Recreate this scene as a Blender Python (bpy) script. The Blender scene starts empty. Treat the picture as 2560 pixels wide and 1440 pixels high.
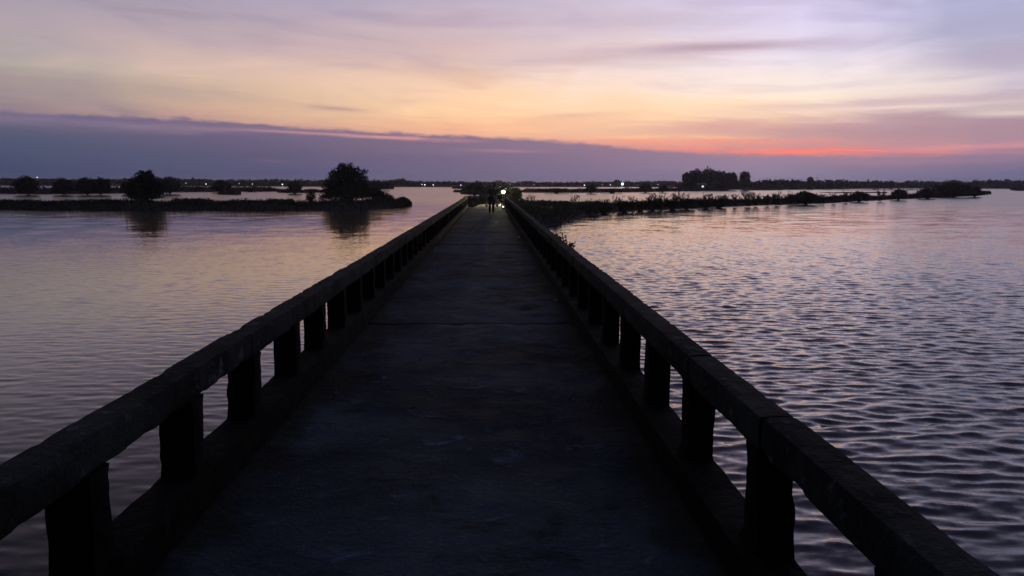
import bpy, bmesh, math, random
import numpy as np
from mathutils import Vector, Matrix, noise as mnoise

random.seed(7)
RNG = np.random.default_rng(11)
S = bpy.context.scene
COL = S.collection
R = math.radians

# ------------------------------------------------------------------ camera
F_PX = 1850.0                      # focal length in photo pixels (photo 2560 wide)
EYE = Vector((0.0, 0.0, 2.7))      # water is z = 0, bridge deck z = 1.1
DECK = 1.1
PITCH = math.atan(262 / F_PX)
YAW = math.atan(58 / 1868)
ROLL = 0.0023
CAMR = (Matrix.Rotation(-YAW, 4, 'Z') @ Matrix.Rotation(R(90) - PITCH, 4, 'X') @ Matrix.Rotation(ROLL, 4, 'Z'))
cd = bpy.data.cameras.new('camera')
cam = bpy.data.objects.new('camera', cd)
COL.objects.link(cam)
cam.matrix_world = Matrix.Translation(EYE) @ CAMR
cd.sensor_width = 36.0
cd.lens = 36.0 * F_PX / 2560
cd.clip_end = 20000
cd.clip_start = 0.05
S.camera = cam
S.cycles.max_bounces = 5; S.cycles.diffuse_bounces = 2; S.cycles.glossy_bounces = 3; S.cycles.volume_bounces = 0

def ray(x, y):
    return (CAMR.to_3x3() @ Vector(((x - 1280) / F_PX, -(y - 720) / F_PX, -1.0)))
def azel(x, y):
    d = ray(x, y)
    return math.degrees(math.atan2(d.x, d.y)), math.degrees(math.atan2(d.z, math.hypot(d.x, d.y)))
def on_z(x, y, z=0.0):
    d = ray(x, y)
    return EYE + d * ((z - EYE.z) / d.z)
def at_dist(x, y, D):
    """point on the ray through pixel (x, y) at horizontal distance D"""
    d = ray(x, y)
    return EYE + d * (D / math.hypot(d.x, d.y))

# ------------------------------------------------------------------ exposure
S.view_settings.view_transform = 'Standard'
S.view_settings.look = 'None'
S.view_settings.exposure = 0.0
S.view_settings.gamma = 1.0
S.view_settings.use_curve_mapping = False

# ------------------------------------------------------------------ world: dusk sky
W = bpy.data.worlds.new('World')
S.world = W
W.use_nodes = True
W.cycles.sampling_method = 'MANUAL'; W.cycles.sample_map_resolution = 512
NT = W.node_tree
NT.nodes.clear()
def lin(c):
    return tuple(((v / 255) / 12.92 if v / 255 <= 0.04045 else ((v / 255 + 0.055) / 1.055) ** 2.4) for v in c)

class G:
    """tiny helper to write node maths"""
    def __init__(s, nt): s.nt = nt
    def n(s, t, **k):
        o = s.nt.nodes.new(t)
        for a, b in k.items(): setattr(o, a, b)
        return o
    def put(s, sock, v):
        if hasattr(v, 'is_output') or isinstance(v, bpy.types.NodeSocket): s.nt.links.new(v, sock)
        else: sock.default_value = v
    def m(s, op, a, b=0.0, c=0.0, clamp=False):
        o = s.n('ShaderNodeMath', operation=op, use_clamp=clamp)
        s.put(o.inputs[0], a); s.put(o.inputs[1], b); s.put(o.inputs[2], c)
        return o.outputs[0]
    def rng(s, v, a, b, c=0.0, d=1.0, kind='SMOOTHSTEP'):
        o = s.n('ShaderNodeMapRange', interpolation_type=kind)
        s.put(o.inputs[0], v)
        for i, q in enumerate((a, b, c, d)): s.put(o.inputs[i + 1], q)
        return o.outputs[0]
    def mix(s, f, a, b, mode='MIX'):
        o = s.n('ShaderNodeMix', data_type='RGBA', blend_type=mode)
        s.put(o.inputs[0], f); s.put(o.inputs[6], a); s.put(o.inputs[7], b)
        return o.outputs[2]
    def noise(s, vec, scale, detail=4.0, rough=0.5, dist=0.0, kind='FBM'):
        o = s.n('ShaderNodeTexNoise')
        if kind != 'FBM':
            o.noise_type = kind
        s.put(o.inputs['Vector'], vec)
        o.inputs['Scale'].default_value = scale
        o.inputs['Detail'].default_value = detail
        o.inputs['Roughness'].default_value = rough
        o.inputs['Distortion'].default_value = dist
        return o.outputs[0]
    def xyz(s, x, y, z=0.0):
        o = s.n('ShaderNodeCombineXYZ')
        s.put(o.inputs[0], x); s.put(o.inputs[1], y); s.put(o.inputs[2], z)
        return o.outputs[0]
    def scl(s, vec, sx, sy, sz, rot=0.0):
        o = s.n('ShaderNodeMapping')
        s.put(o.inputs[0], vec)
        o.inputs['Rotation'].default_value = (0, 0, rot)
        o.inputs['Scale'].default_value = (sx, sy, sz)
        return o.outputs[0]

g = G(NT)
tc = g.n('ShaderNodeTexCoord')
sp = g.n('ShaderNodeSeparateXYZ'); NT.links.new(tc.outputs['Generated'], sp.inputs[0])
DX, DY, DZ = sp.outputs
el = g.m('MULTIPLY', g.m('ARCSINE', g.m('MINIMUM', g.m('MAXIMUM', DZ, -1.0), 1.0)), 180 / math.pi)
az = g.m('MULTIPLY', g.m('ARCTAN2', DX, DY), 180 / math.pi)      # 0 = along the bridge, + right
# streaky distortion field shared by everything
streak = g.noise(g.xyz(g.m('MULTIPLY', az, 0.07), g.m('MULTIPLY', g.m('ADD', el, g.m('MULTIPLY', az, 0.05)), 0.55), 3.1), 1.0, 4.0, 0.55, 0.6)
fine = g.noise(g.xyz(g.m('MULTIPLY', az, 0.22), g.m('MULTIPLY', g.m('ADD', el, g.m('MULTIPLY', az, 0.045)), 2.4), 7.7), 1.0, 4.0, 0.6, 0.4)
swirl = g.noise(g.xyz(g.m('MULTIPLY', az, 0.10), g.m('MULTIPLY', el, 0.32), 1.2), 1.0, 2.0, 0.5, 1.0)
s0 = g.m('SUBTRACT', streak, 0.5); f0 = g.m('SUBTRACT', fine, 0.5); w0 = g.m('SUBTRACT', swirl, 0.5)
el_w = g.m('ADD', el, g.m('ADD', g.m('MULTIPLY', s0, 2.6), g.m('MULTIPLY', f0, 0.7)))
az_w = g.m('ADD', az, g.m('MULTIPLY', w0, 16.0))

TOP = {30: (146, 144, 176), 55: (90, 92, 122), 90: (62, 66, 94)}
def table(x, rows, top):
    """rows: [(pixel y, sRGB)] of one column of the photograph -> [(elevation, rgb)]"""
    out = [(azel(x, y)[1], lin(c)) for y, c in rows] + [(e, lin(c)) for e, c in top.items()]
    return sorted(out)
CLEAR = [   # (azimuth, stops) of the open sky above the cloud bank
    (-180, [(0, lin((26, 29, 46))), (8, lin((32, 35, 54))), (30, lin((34, 38, 58))), (60, lin((46, 50, 74))), (90, lin(TOP[90]))]),
    (-95, [(0, lin((44, 46, 68))), (8, lin((58, 58, 78))), (30, lin((56, 58, 80))), (60, lin((58, 61, 86))), (90, lin(TOP[90]))]),
    (azel(50, 300)[0], table(50, [(0, (158, 148, 163)), (60, (165, 152, 163)), (110, (166, 154, 160)), (165, (168, 160, 155)), (200, (156, 143, 143)), (250, (142, 127, 137)), (290, (128, 114, 132)), (330, (110, 98, 122)), (450, (80, 78, 110))],
                              {20: (106, 98, 114), 30: (56, 56, 70), 55: (46, 49, 68), 90: TOP[90]})),
    (azel(640, 300)[0], table(640, [(0, (158, 150, 174)), (60, (172, 156, 170)), (120, (190, 166, 168)), (180, (210, 180, 168)), (230, (208, 178, 156)), (280, (206, 170, 146)), (315, (190, 150, 140)), (350, (140, 112, 128))],
                               {20: (120, 108, 124), 30: (62, 61, 77), 55: (50, 53, 74), 90: TOP[90]})),
    (azel(1200, 300)[0], table(1200, [(0, (176, 164, 186)), (60, (194, 173, 182)), (110, (203, 178, 179)), (170, (224, 190, 170)), (220, (238, 200, 172)), (280, (244, 202, 160)), (320, (238, 182, 144)), (350, (220, 156, 138)), (380, (180, 130, 135))],
                                {20: (150, 138, 160), 30: (96, 92, 116), 55: (60, 63, 88), 90: TOP[90]})),
    (azel(1650, 300)[0], table(1650, [(0, (199, 187, 208)), (50, (206, 190, 204)), (110, (218, 200, 206)), (170, (232, 216, 216)), (230, (240, 217, 200)), (270, (244, 213, 182)), (310, (238, 194, 160)), (345, (232, 172, 148)), (370, (208, 144, 140)), (395, (170, 122, 136))],
                                {20: (168, 154, 180), 30: (106, 100, 130), 55: (62, 65, 92), 90: TOP[90]})),
    (azel(2050, 300)[0], table(2050, [(0, (206, 200, 232)), (60, (212, 205, 232)), (130, (222, 212, 228)), (190, (232, 220, 220)), (245, (240, 222, 205)), (285, (228, 200, 186)), (305, (206, 168, 168)), (340, (196, 150, 152)), (365, (200, 140, 142)), (395, (180, 125, 135))],
                                {20: (170, 158, 186), 30: (108, 102, 134), 55: (62, 65, 92), 90: TOP[90]})),
    (azel(2500, 300)[0], table(2500, [(0, (168, 168, 202)), (80, (166, 164, 194)), (150, (184, 176, 198)), (200, (204, 194, 208)), (235, (184, 170, 186)), (270, (192, 176, 182)), (300, (166, 144, 162)), (340, (162, 134, 154)), (370, (170, 130, 150)), (400, (132, 112, 140))],
                                {20: (146, 142, 172), 30: (98, 97, 128), 55: (60, 63, 90), 90: TOP[90]})),
    (110, [(0, lin((50, 50, 74))), (8, lin((68, 66, 90))), (30, lin((64, 66, 90))), (60, lin((60, 63, 88))), (90, lin(TOP[90]))]),
    (180, [(0, lin((26, 29, 46))), (8, lin((32, 35, 54))), (30, lin((34, 38, 58))), (60, lin((46, 50, 74))), (90, lin(TOP[90]))]),
]
SC = lambda e: (max(e, 0.0) / 90.0) ** 0.5
u_el = g.m('POWER', g.m('MAXIMUM', g.m('DIVIDE', el_w, 90.0), 0.0), 0.5)
def ramp(stops, fac):
    r = g.n('ShaderNodeValToRGB')
    cr = r.color_ramp
    cr.interpolation = 'LINEAR'
    while len(cr.elements) > 1: cr.elements.remove(cr.elements[-1])
    first = True
    for e, c in stops:
        if first:
            cr.elements[0].position = SC(e); q = cr.elements[0]; first = False
        else: q = cr.elements.new(SC(e))
        q.color = (*c, 1)
    g.put(r.inputs[0], fac)
    return r.outputs[0]
def columns(cols, fac, azs):
    out = ramp(cols[0][1], fac)
    for (a0, _), (a1, st) in zip(cols, cols[1:]):
        out = g.mix(g.rng(azs, a0, a1, kind='LINEAR'), out, ramp(st, fac))
    return out
clear = columns(CLEAR, u_el, az_w)

# mauve veils drifting over the clear part
veil_m = g.m('MULTIPLY', g.rng(streak, 0.50, 0.68), g.rng(el, 1.5, 6.0))
clear = g.mix(g.m('MULTIPLY', veil_m, 0.26), clear, g.mix(1.0, clear, (*lin((218, 202, 208)), 1), 'MULTIPLY'))
hi_m = g.m('MULTIPLY', g.rng(fine, 0.52, 0.72), g.rng(el, 2.0, 5.0))
clear = g.mix(g.m('MULTIPLY', hi_m, 0.20), clear, g.mix(1.0, clear, (1.25, 1.2, 1.16, 1), 'MULTIPLY'))

def blob(x, y, wx, wy, col, strength, slope=0.0, warp=1.0):
    """soft lens-shaped streak of cloud centred on photo pixel (x, y), half sizes in pixels"""
    global clear
    a, e = azel(x, y)
    ha = wx / 32.5; he = wy / 32.5
    du = g.m('DIVIDE', g.m('SUBTRACT', az, a), ha)
    dv = g.m('SUBTRACT', g.m('ADD', el, g.m('ADD', g.m('MULTIPLY', f0, 0.9 * warp), g.m('MULTIPLY', s0, 0.8 * warp))), e)
    dv = g.m('DIVIDE', g.m('SUBTRACT', dv, g.m('MULTIPLY', g.m('SUBTRACT', az, a), slope)), he)
    r2 = g.m('ADD', g.m('MULTIPLY', du, du), g.m('MULTIPLY', dv, dv))
    mk = g.m('MULTIPLY', g.m('EXPONENT', g.m('MULTIPLY', r2, -1.0)), strength)
    return mk
torn = g.rng(g.noise(g.xyz(g.m('MULTIPLY', az, 0.30), g.m('MULTIPLY', el, 2.2), 4.4), 1.0, 4.0, 0.6, 0.5), 0.36, 0.60, 0.30, 1.0)
def paint(base, x, y, wx, wy, col, strength, slope=0.0, warp=1.0, tear=False):
    mk_ = blob(x, y, wx, wy, col, strength, slope, warp)
    if tear or col[0] - col[2] > 95: mk_ = g.m('MULTIPLY', mk_, torn)
    return g.mix(mk_, base, (*lin(col), 1))
clear = paint(clear, 1780, 120, 230, 13, (170, 145, 166), 0.95, 0.0, 0.4)
clear = paint(clear, 1480, 140, 330, 16, (196, 168, 180), 0.45, 0.03, 0.6)
clear = paint(clear, 1560, 55, 330, 26, (178, 164, 188), 0.45)
clear = paint(clear, 1000, 130, 380, 36, (184, 160, 172), 0.35, -0.02)
clear = paint(clear, 150, 205, 420, 22, (150, 136, 140), 0.45, -0.05)
clear = paint(clear, 840, 272, 60, 5, (168, 134, 140), 0.7, -0.06, 0.2)
clear = paint(clear, 1430, 292, 110, 10, (222, 172, 152), 0.7, 0.05, 0.6)
clear = paint(clear, 1500, 265, 160, 14, (240, 200, 168), 0.5, 0.06, 0.6)
clear = paint(clear, 2350, 325, 560, 28, (158, 128, 146), 0.75, -0.004, 1.0)
clear = paint(clear, 1800, 318, 170, 12, (206, 152, 152), 0.7, -0.01, 0.6)
clear = paint(clear, 2240, 268, 170, 4, (232, 206, 200), 0.7, 0.0, 0.3)
clear = paint(clear, 2200, 256, 260, 8, (196, 166, 176), 0.6, 0.02, 0.5)
clear = paint(clear, 2540, 282, 90, 6, (214, 200, 190), 0.7, -0.04, 0.3)
clear = paint(clear, 2520, 150, 140, 34, (160, 150, 176), 0.6)
clear = paint(clear, 2520, 60, 160, 30, (160, 160, 190), 0.55)
clear = paint(clear, 1700, 342, 190, 7, (248, 196, 150), 0.7, -0.01, 0.5)
clear = paint(clear, 1830, 352, 230, 10, (236, 138, 128), 0.55, 0.0, 0.5)
clear = paint(clear, 2010, 379, 270, 6, (250, 120, 106), 0.92, -0.002, 0.6)
clear = paint(clear, 1720, 352, 260, 4, (242, 140, 122), 0.6, -0.01, 0.5)
clear = paint(clear, 1760, 372, 150, 5, (246, 132, 116), 0.6, -0.02, 0.3)
clear = paint(clear, 2440, 367, 190, 6, (214, 142, 150), 0.5, 0.02, 0.3)

clear = g.mix(1.0, clear, (1.15, 1.13, 1.11, 1), 'MULTIPLY')
# dark bank of cloud along the horizon
EDGE = [(-180, 7.0), (-60, 7.0)] + [azel(x, y) for x, y in ((0, 278), (350, 291), (700, 316), (1000, 333), (1300, 347), (1500, 363), (1700, 380), (1900, 387), (2100, 392), (2350, 393), (2560, 385))] + [(60, 3.0), (180, 7.0)]
fc = g.n('ShaderNodeFloatCurve')
cv = fc.mapping.curves[0]
pts = [((a + 180) / 360, e / 10) for a, e in EDGE]
cv.points[0].location = pts[0]; cv.points[1].location = pts[-1]
for p in pts[1:-1]: cv.points.new(*p)
for p in cv.points: p.handle_type = 'AUTO_CLAMPED'
fc.mapping.update()
g.put(fc.inputs['Value'], g.m('DIVIDE', g.m('ADD', az, 180.0), 360.0))
edge = g.m('MULTIPLY', fc.outputs[0], 10.0)
BANK = [
    (-180, [(0, lin((40, 46, 74))), (6, lin((48, 50, 78)))]),
    (-80, [(0, lin((44, 54, 86))), (6, lin((66, 66, 96)))]),
    (azel(50, 400)[0], table(50, [(450, (52, 66, 98)), (420, (56, 70, 101)), (370, (66, 77, 105)), (325, (78, 81, 109)), (305, (108, 98, 124)), (285, (104, 94, 124))], {})),
    (azel(640, 400)[0], table(640, [(450, (82, 85, 119)), (420, (78, 80, 113)), (380, (82, 80, 111)), (345, (96, 86, 118)), (325, (120, 100, 126)), (300, (112, 94, 122))], {})),
    (azel(1280, 400)[0], table(1280, [(450, (106, 98, 130)), (420, (108, 98, 130)), (390, (112, 98, 128)), (365, (124, 104, 130)), (345, (122, 100, 128))], {})),
    (azel(1900, 400)[0], table(1900, [(455, (136, 124, 150)), (430, (134, 121, 148)), (405, (140, 120, 144)), (390, (150, 118, 140))], {})),
    (azel(2500, 400)[0], table(2500, [(455, (102, 102, 136)), (430, (103, 102, 135)), (410, (116, 106, 136)), (385, (140, 116, 140))], {})),
    (90, [(0, lin((56, 62, 92))), (6, lin((80, 78, 106)))]),
    (180, [(0, lin((40, 46, 74))), (6, lin((48, 50, 78)))]),
]
bank = columns(BANK, u_el, az)
bank = paint(bank, 430, 318, 420, 5, (140, 116, 134), 0.5, -0.022, 0.4, tear=True)
bank = paint(bank, 980, 343, 170, 4.5, (212, 142, 142), 0.9, -0.03, 0.3, tear=True)
bank = paint(bank, 760, 333, 160, 3.5, (184, 132, 140), 0.6, -0.03, 0.2)
bank = paint(bank, 1270, 377, 90, 3.5, (170, 120, 138), 0.6, -0.02, 0.2)
bank = paint(bank, 680, 402, 40, 3.0, (118, 96, 124), 0.5, -0.05, 0.2)
bank = paint(bank, 720, 432, 90, 12, (72, 72, 110), 0.6, 0.0, 0.2)
bank = paint(bank, 2250, 405, 240, 7, (168, 122, 140), 0.4, 0.0, 0.4)
bank = g.mix(1.0, bank, (1.12, 1.18, 1.20, 1), 'MULTIPLY')
bank = g.mix(g.m('MULTIPLY', g.rng(streak, 0.42, 0.62), 0.40), bank, g.mix(1.0, bank, (0.90, 0.90, 0.95, 1), 'MULTIPLY'))
lump = g.noise(g.xyz(g.m('MULTIPLY', az, 0.8), g.m('MULTIPLY', el, 1.6), 0.0), 1.0, 3.0, 0.6)
e2 = g.m('ADD', edge, g.m('ADD', g.m('MULTIPLY', f0, 0.55), g.m('MULTIPLY', g.m('SUBTRACT', lump, 0.5), 0.50)))
mk = g.rng(g.m('SUBTRACT', e2, el), -0.15, 0.22)
sky = g.mix(mk, clear, bank)
# a faint share of physical twilight sky under the clouds
ns = g.n('ShaderNodeTexSky', sky_type='NISHITA')
ns.sun_disc = False
ns.sun_elevation = R(-2.0)
ns.sun_rotation = R(19.0)
sky = g.mix(0.05, sky, ns.outputs[0], 'ADD')
bg = g.n('ShaderNodeBackground')
g.put(bg.inputs[0], sky); bg.inputs[1].default_value = 1.0
wo = g.n('ShaderNodeOutputWorld')
NT.links.new(bg.outputs[0], wo.inputs[0])

# the sun is below the horizon: what remains is a weak, broad afterglow from its side
sl = bpy.data.lights.new('sun', 'SUN')
sl.energy = 0.02; sl.angle = R(20); sl.color = (1.0, 0.62, 0.45)
so = bpy.data.objects.new('sun', sl); COL.objects.link(so)
so.rotation_euler = Vector((-math.sin(R(19)), -math.cos(R(19)), -math.sin(R(3)))).to_track_quat('-Z', 'Y').to_euler()

# ------------------------------------------------------------------ materials
def new_mat(name):
    m = bpy.data.materials.new(name); m.use_nodes = True
    nt = m.node_tree; nt.nodes.clear()
    gg = G(nt)
    out = gg.n('ShaderNodeOutputMaterial'); b = gg.n('ShaderNodeBsdfPrincipled')
    nt.links.new(b.outputs[0], out.inputs[0])
    return m, gg, b
def bump(gg, b, h, strength, dist):
    o = gg.n('ShaderNodeBump'); o.inputs['Strength'].default_value = strength; o.inputs['Distance'].default_value = dist
    gg.put(o.inputs['Height'], h); gg.nt.links.new(o.outputs[0], b.inputs['Normal'])
def simple(name, col, rough=0.7, var=0.25, scale=8.0, metal=0.0, bmp=0.0):
    m, gg, b = new_mat(name)
    t = gg.n('ShaderNodeTexCoord').outputs['Object']
    n = gg.noise(t, scale, 4)
    c0 = tuple(v * (1 - var) for v in col) + (1,); c1 = tuple(min(1, v * (1 + var)) for v in col) + (1,)
    gg.put(b.inputs['Base Color'], gg.mix(n, c0, c1))
    b.inputs['Roughness'].default_value = rough; b.inputs['Metallic'].default_value = metal
    if bmp: bump(gg, b, n, 0.6, bmp)
    return m
def glow(name, col, strength):
    m = bpy.data.materials.new(name); m.use_nodes = True
    nt = m.node_tree; nt.nodes.clear()
    o = nt.nodes.new('ShaderNodeOutputMaterial'); e = nt.nodes.new('ShaderNodeEmission')
    e.inputs[0].default_value = (*col, 1); e.inputs[1].default_value = strength
    nt.links.new(e.outputs[0], o.inputs[0])
    return m

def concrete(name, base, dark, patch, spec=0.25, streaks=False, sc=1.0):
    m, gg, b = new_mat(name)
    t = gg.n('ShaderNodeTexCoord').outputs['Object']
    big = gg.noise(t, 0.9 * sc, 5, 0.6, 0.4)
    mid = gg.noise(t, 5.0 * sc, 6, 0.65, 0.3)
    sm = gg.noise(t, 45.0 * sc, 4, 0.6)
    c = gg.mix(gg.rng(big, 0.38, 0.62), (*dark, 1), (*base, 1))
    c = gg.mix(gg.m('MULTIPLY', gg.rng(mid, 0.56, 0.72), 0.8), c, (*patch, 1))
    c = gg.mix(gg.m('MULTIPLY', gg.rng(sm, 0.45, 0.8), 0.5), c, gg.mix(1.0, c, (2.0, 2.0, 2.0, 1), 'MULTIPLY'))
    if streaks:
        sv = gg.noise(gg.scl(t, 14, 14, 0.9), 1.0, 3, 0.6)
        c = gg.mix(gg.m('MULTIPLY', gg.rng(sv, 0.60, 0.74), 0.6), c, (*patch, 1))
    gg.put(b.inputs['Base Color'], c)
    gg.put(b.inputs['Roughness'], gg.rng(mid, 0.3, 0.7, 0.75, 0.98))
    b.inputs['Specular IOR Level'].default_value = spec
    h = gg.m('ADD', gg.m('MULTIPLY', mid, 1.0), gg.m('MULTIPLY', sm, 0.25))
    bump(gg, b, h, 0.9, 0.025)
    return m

M = {}
def deck_material():
    m, gg, b = new_mat('worn deck concrete')
    t = gg.n('ShaderNodeTexCoord').outputs['Object']
    s = gg.n('ShaderNodeSeparateXYZ'); gg.put(s.inputs[0], t)
    X, Y, Z = s.outputs
    big = gg.noise(t, 0.55, 5, 0.6, 0.6)
    mid = gg.noise(t, 2.6, 6, 0.65, 0.5)
    ragged = gg.noise(gg.scl(t, 1.0, 1.6, 1), 3.4, 7, 0.7, 0.9)
    sm = gg.noise(t, 38.0, 5, 0.65)
    base = gg.mix(gg.rng(big, 0.36, 0.64), (0.020, 0.030, 0.039, 1), (0.060, 0.086, 0.106, 1))
    # paler scoured patches where the skin of cement still shows
    pale = gg.m('MULTIPLY', gg.rng(ragged, 0.54, 0.68), gg.rng(mid, 0.42, 0.58))
    base = gg.mix(gg.m('MULTIPLY', pale, 0.8), base, (0.15, 0.21, 0.31, 1))
    # brown dirt
    dirt = gg.rng(gg.noise(t, 1.3, 6, 0.65, 0.3), 0.54, 0.66)
    base = gg.mix(gg.m('MULTIPLY', dirt, 0.75), base, (0.014, 0.012, 0.012, 1))
    # moss and silt gathered along both edges
    ax = gg.m('ABSOLUTE', gg.m('ADD', X, 0.205))
    ed = gg.m('ADD', ax, gg.m('MULTIPLY', gg.m('SUBTRACT', gg.noise(t, 1.1, 5, 0.6), 0.5), 1.3))
    moss = gg.rng(ed, 0.86, 1.12)
    base = gg.mix(gg.m('MULTIPLY', moss, 0.85), base, gg.mix(mid, (0.010, 0.013, 0.010, 1), (0.026, 0.032, 0.024, 1)))
    base = gg.mix(gg.m('MULTIPLY', gg.rng(sm, 0.50, 0.80), 0.7), base, gg.mix(1.0, base, (2.2, 2.2, 2.2, 1), 'MULTIPLY'))
    gg.put(b.inputs['Base Color'], base)
    gg.put(b.inputs['Roughness'], gg.rng(mid, 0.3, 0.7, 0.78, 0.98))
    b.inputs['Specular IOR Level'].default_value = 0.10
    h = gg.m('ADD', gg.m('ADD', gg.m('MULTIPLY', ragged, 0.9), gg.m('MULTIPLY', sm, 0.35)), gg.m('MULTIPLY', pale, 0.25))
    bump(gg, b, h, 1.0, 0.035)
    return m
M['deck'] = deck_material()
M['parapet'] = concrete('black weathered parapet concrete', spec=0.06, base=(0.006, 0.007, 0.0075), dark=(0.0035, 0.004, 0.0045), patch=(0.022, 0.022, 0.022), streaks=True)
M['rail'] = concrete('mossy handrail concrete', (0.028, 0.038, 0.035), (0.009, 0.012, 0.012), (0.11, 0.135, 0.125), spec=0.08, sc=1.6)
M['pier'] = concrete('pier concrete', (0.10, 0.10, 0.10), (0.05, 0.05, 0.05), (0.14, 0.14, 0.13))
M['mud'] = simple('bank mud', (0.045, 0.038, 0.030), 0.9, 0.4, 0.7, bmp=0.05)
M['path'] = simple('trodden earth', (0.09, 0.075, 0.06), 0.95, 0.3, 1.5, bmp=0.03)
def leafmat(name, col, tr=0.0):
    m, gg, b = new_mat(name)
    oi = gg.n('ShaderNodeObjectInfo').outputs['Random']
    t = gg.n('ShaderNodeTexCoord').outputs['Object']
    n = gg.noise(t, 1.1, 3)
    c = gg.mix(gg.rng(n, 0.3, 0.7), tuple(v * 0.55 for v in col) + (1,), tuple(v * 1.35 for v in col) + (1,))
    gg.put(b.inputs['Base Color'], c)
    b.inputs['Roughness'].default_value = 0.75
    b.inputs['Specular IOR Level'].default_value = 0.2
    return m
M['leaf'] = leafmat('mangrove leaves', (0.040, 0.052, 0.030))
M['leaf2'] = leafmat('shrub leaves', (0.062, 0.060, 0.036))
M['grass'] = leafmat('bank grass', (0.040, 0.045, 0.028))
M['twig'] = simple('dry twigs', (0.060, 0.048, 0.040), 0.85, 0.3, 3)
M['bark'] = simple('bark', (0.055, 0.045, 0.038), 0.9, 0.3, 4, bmp=0.02)

def water_material():
    m, gg, b = new_mat('lake water')
    t = gg.n('ShaderNodeTexCoord').outputs['Object']
    s = gg.n('ShaderNodeSeparateXYZ'); gg.put(s.inputs[0], t)
    X, Y, Z = s.outputs
    b.inputs['Base Color'].default_value = (0.006, 0.009, 0.014, 1)
    b.inputs['IOR'].default_value = 1.52
    # wind lane: the right side is ruffled, the left calmer, the bridge shelters it
    lane = gg.noise(gg.scl(t, 0.02, 0.05, 1), 1.0, 3, 0.5, 0.6)
    wind = gg.rng(gg.m('ADD', X, gg.m('MULTIPLY', gg.m('SUBTRACT', lane, 0.5), 14.0)), -7.0, 7.0, 0.22, 1.0)
    calm = gg.noise(gg.scl(t, 0.008, 0.03, 1), 1.0, 3, 0.5, 0.5)
    wind = gg.m('MULTIPLY', wind, gg.rng(calm, 0.30, 0.52, 0.55, 1.0))
    far = gg.m('SQRT', gg.m('ADD', gg.m('MULTIPLY', X, X), gg.m('MULTIPLY', Y, Y)))
    def slopes(vec, scale, detail, rough, dist, ax, ay):
        o = gg.n('ShaderNodeTexNoise'); gg.put(o.inputs['Vector'], vec)
        o.inputs['Scale'].default_value = scale; o.inputs['Detail'].default_value = detail
        o.inputs['Roughness'].default_value = rough; o.inputs['Distortion'].default_value = dist
        q = gg.n('ShaderNodeSeparateColor'); gg.put(q.inputs[0], o.outputs['Color'])
        return gg.m('MULTIPLY', gg.m('SUBTRACT', q.outputs[0], 0.5), ax), gg.m('MULTIPLY', gg.m('SUBTRACT', q.outputs[1], 0.5), ay)
    # only the finest ripples are left to the surface normal; the waves themselves are geometry
    a2 = slopes(gg.scl(t, 6.0, 14.0, 1, R(-8)), 1.0, 2.0, 0.55, 0.3, 0.24, 0.32)
    fade = gg.m('MULTIPLY', wind, gg.rng(far, 5.0, 90.0, 1.0, 0.45, 'LINEAR'))
    a3 = slopes(gg.scl(t, 0.45, 0.65, 1, R(-10)), 1.0, 3.0, 0.6, 0.5, 0.10, 0.26)
    f3 = gg.m('MULTIPLY', wind, gg.rng(far, 15.0, 55.0, 0.0, 1.0, 'LINEAR'))
    sx = gg.m('MULTIPLY', a2[0], fade); sy = gg.m('MULTIPLY', a2[1], fade)
    sx = gg.m('ADD', sx, gg.m('MULTIPLY', a3[0], f3)); sy = gg.m('ADD', sy, gg.m('MULTIPLY', a3[1], f3))
    nv = gg.n('ShaderNodeVectorMath', operation='NORMALIZE'); ad = gg.n('ShaderNodeVectorMath', operation='ADD'); gg.put(ad.inputs[0], gg.n('ShaderNodeNewGeometry').outputs['Normal']); gg.put(ad.inputs[1], gg.xyz(sx, sy, 0.0)); gg.put(nv.inputs[0], ad.outputs[0])
    gg.nt.links.new(nv.outputs[0], b.inputs['Normal'])
    gg.put(b.inputs['Roughness'], gg.m('MULTIPLY', gg.rng(X, -12, 8, 0.72, 1.0), gg.m('ADD', gg.rng(far, 15.0, 120.0, 0.025, 0.21, 'LINEAR'), gg.m('MULTIPLY', gg.m('SUBTRACT', calm, 0.45), 0.06))))
    return m
M['water'] = water_material()

# ------------------------------------------------------------------ object helpers
def tag(o, label=None, cat=None, group=None, kind=None):
    if label: o['label'] = label
    if cat: o['category'] = cat
    if group: o['group'] = group
    if kind: o['kind'] = kind
    return o
def empty(name, loc, rz=0.0):
    o = bpy.data.objects.new(name, None); COL.objects.link(o)
    o.location = loc; o.rotation_euler = (0, 0, rz); o.empty_display_size = 0.2
    return o
def link(name, me, mats, parent=None):
    o = bpy.data.objects.new(name, me); COL.objects.link(o)
    if parent: o.parent = parent
    for m in (mats if isinstance(mats, (list, tuple)) else [mats]):
        if m and m.name not in [x.name for x in me.materials if x]: me.materials.append(m)
    return o
def np_mesh(name, V, Fc):
    me = bpy.data.meshes.new(name)
    V = np.asarray(V, dtype=np.float32); Fc = np.asarray(Fc, dtype=np.int32)
    k = Fc.shape[1]
    me.vertices.add(len(V)); me.vertices.foreach_set('co', V.ravel())
    me.loops.add(Fc.size); me.loops.foreach_set('vertex_index', Fc.ravel())
    me.polygons.add(len(Fc))
    me.polygons.foreach_set('loop_start', np.arange(0, Fc.size, k, dtype=np.int32))
    me.polygons.foreach_set('loop_total', np.full(len(Fc), k, dtype=np.int32))
    me.update(calc_edges=True)
    return me
def smooth(me, on=True):
    me.polygons.foreach_set('use_smooth', [on] * len(me.polygons)); me.update()

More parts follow.
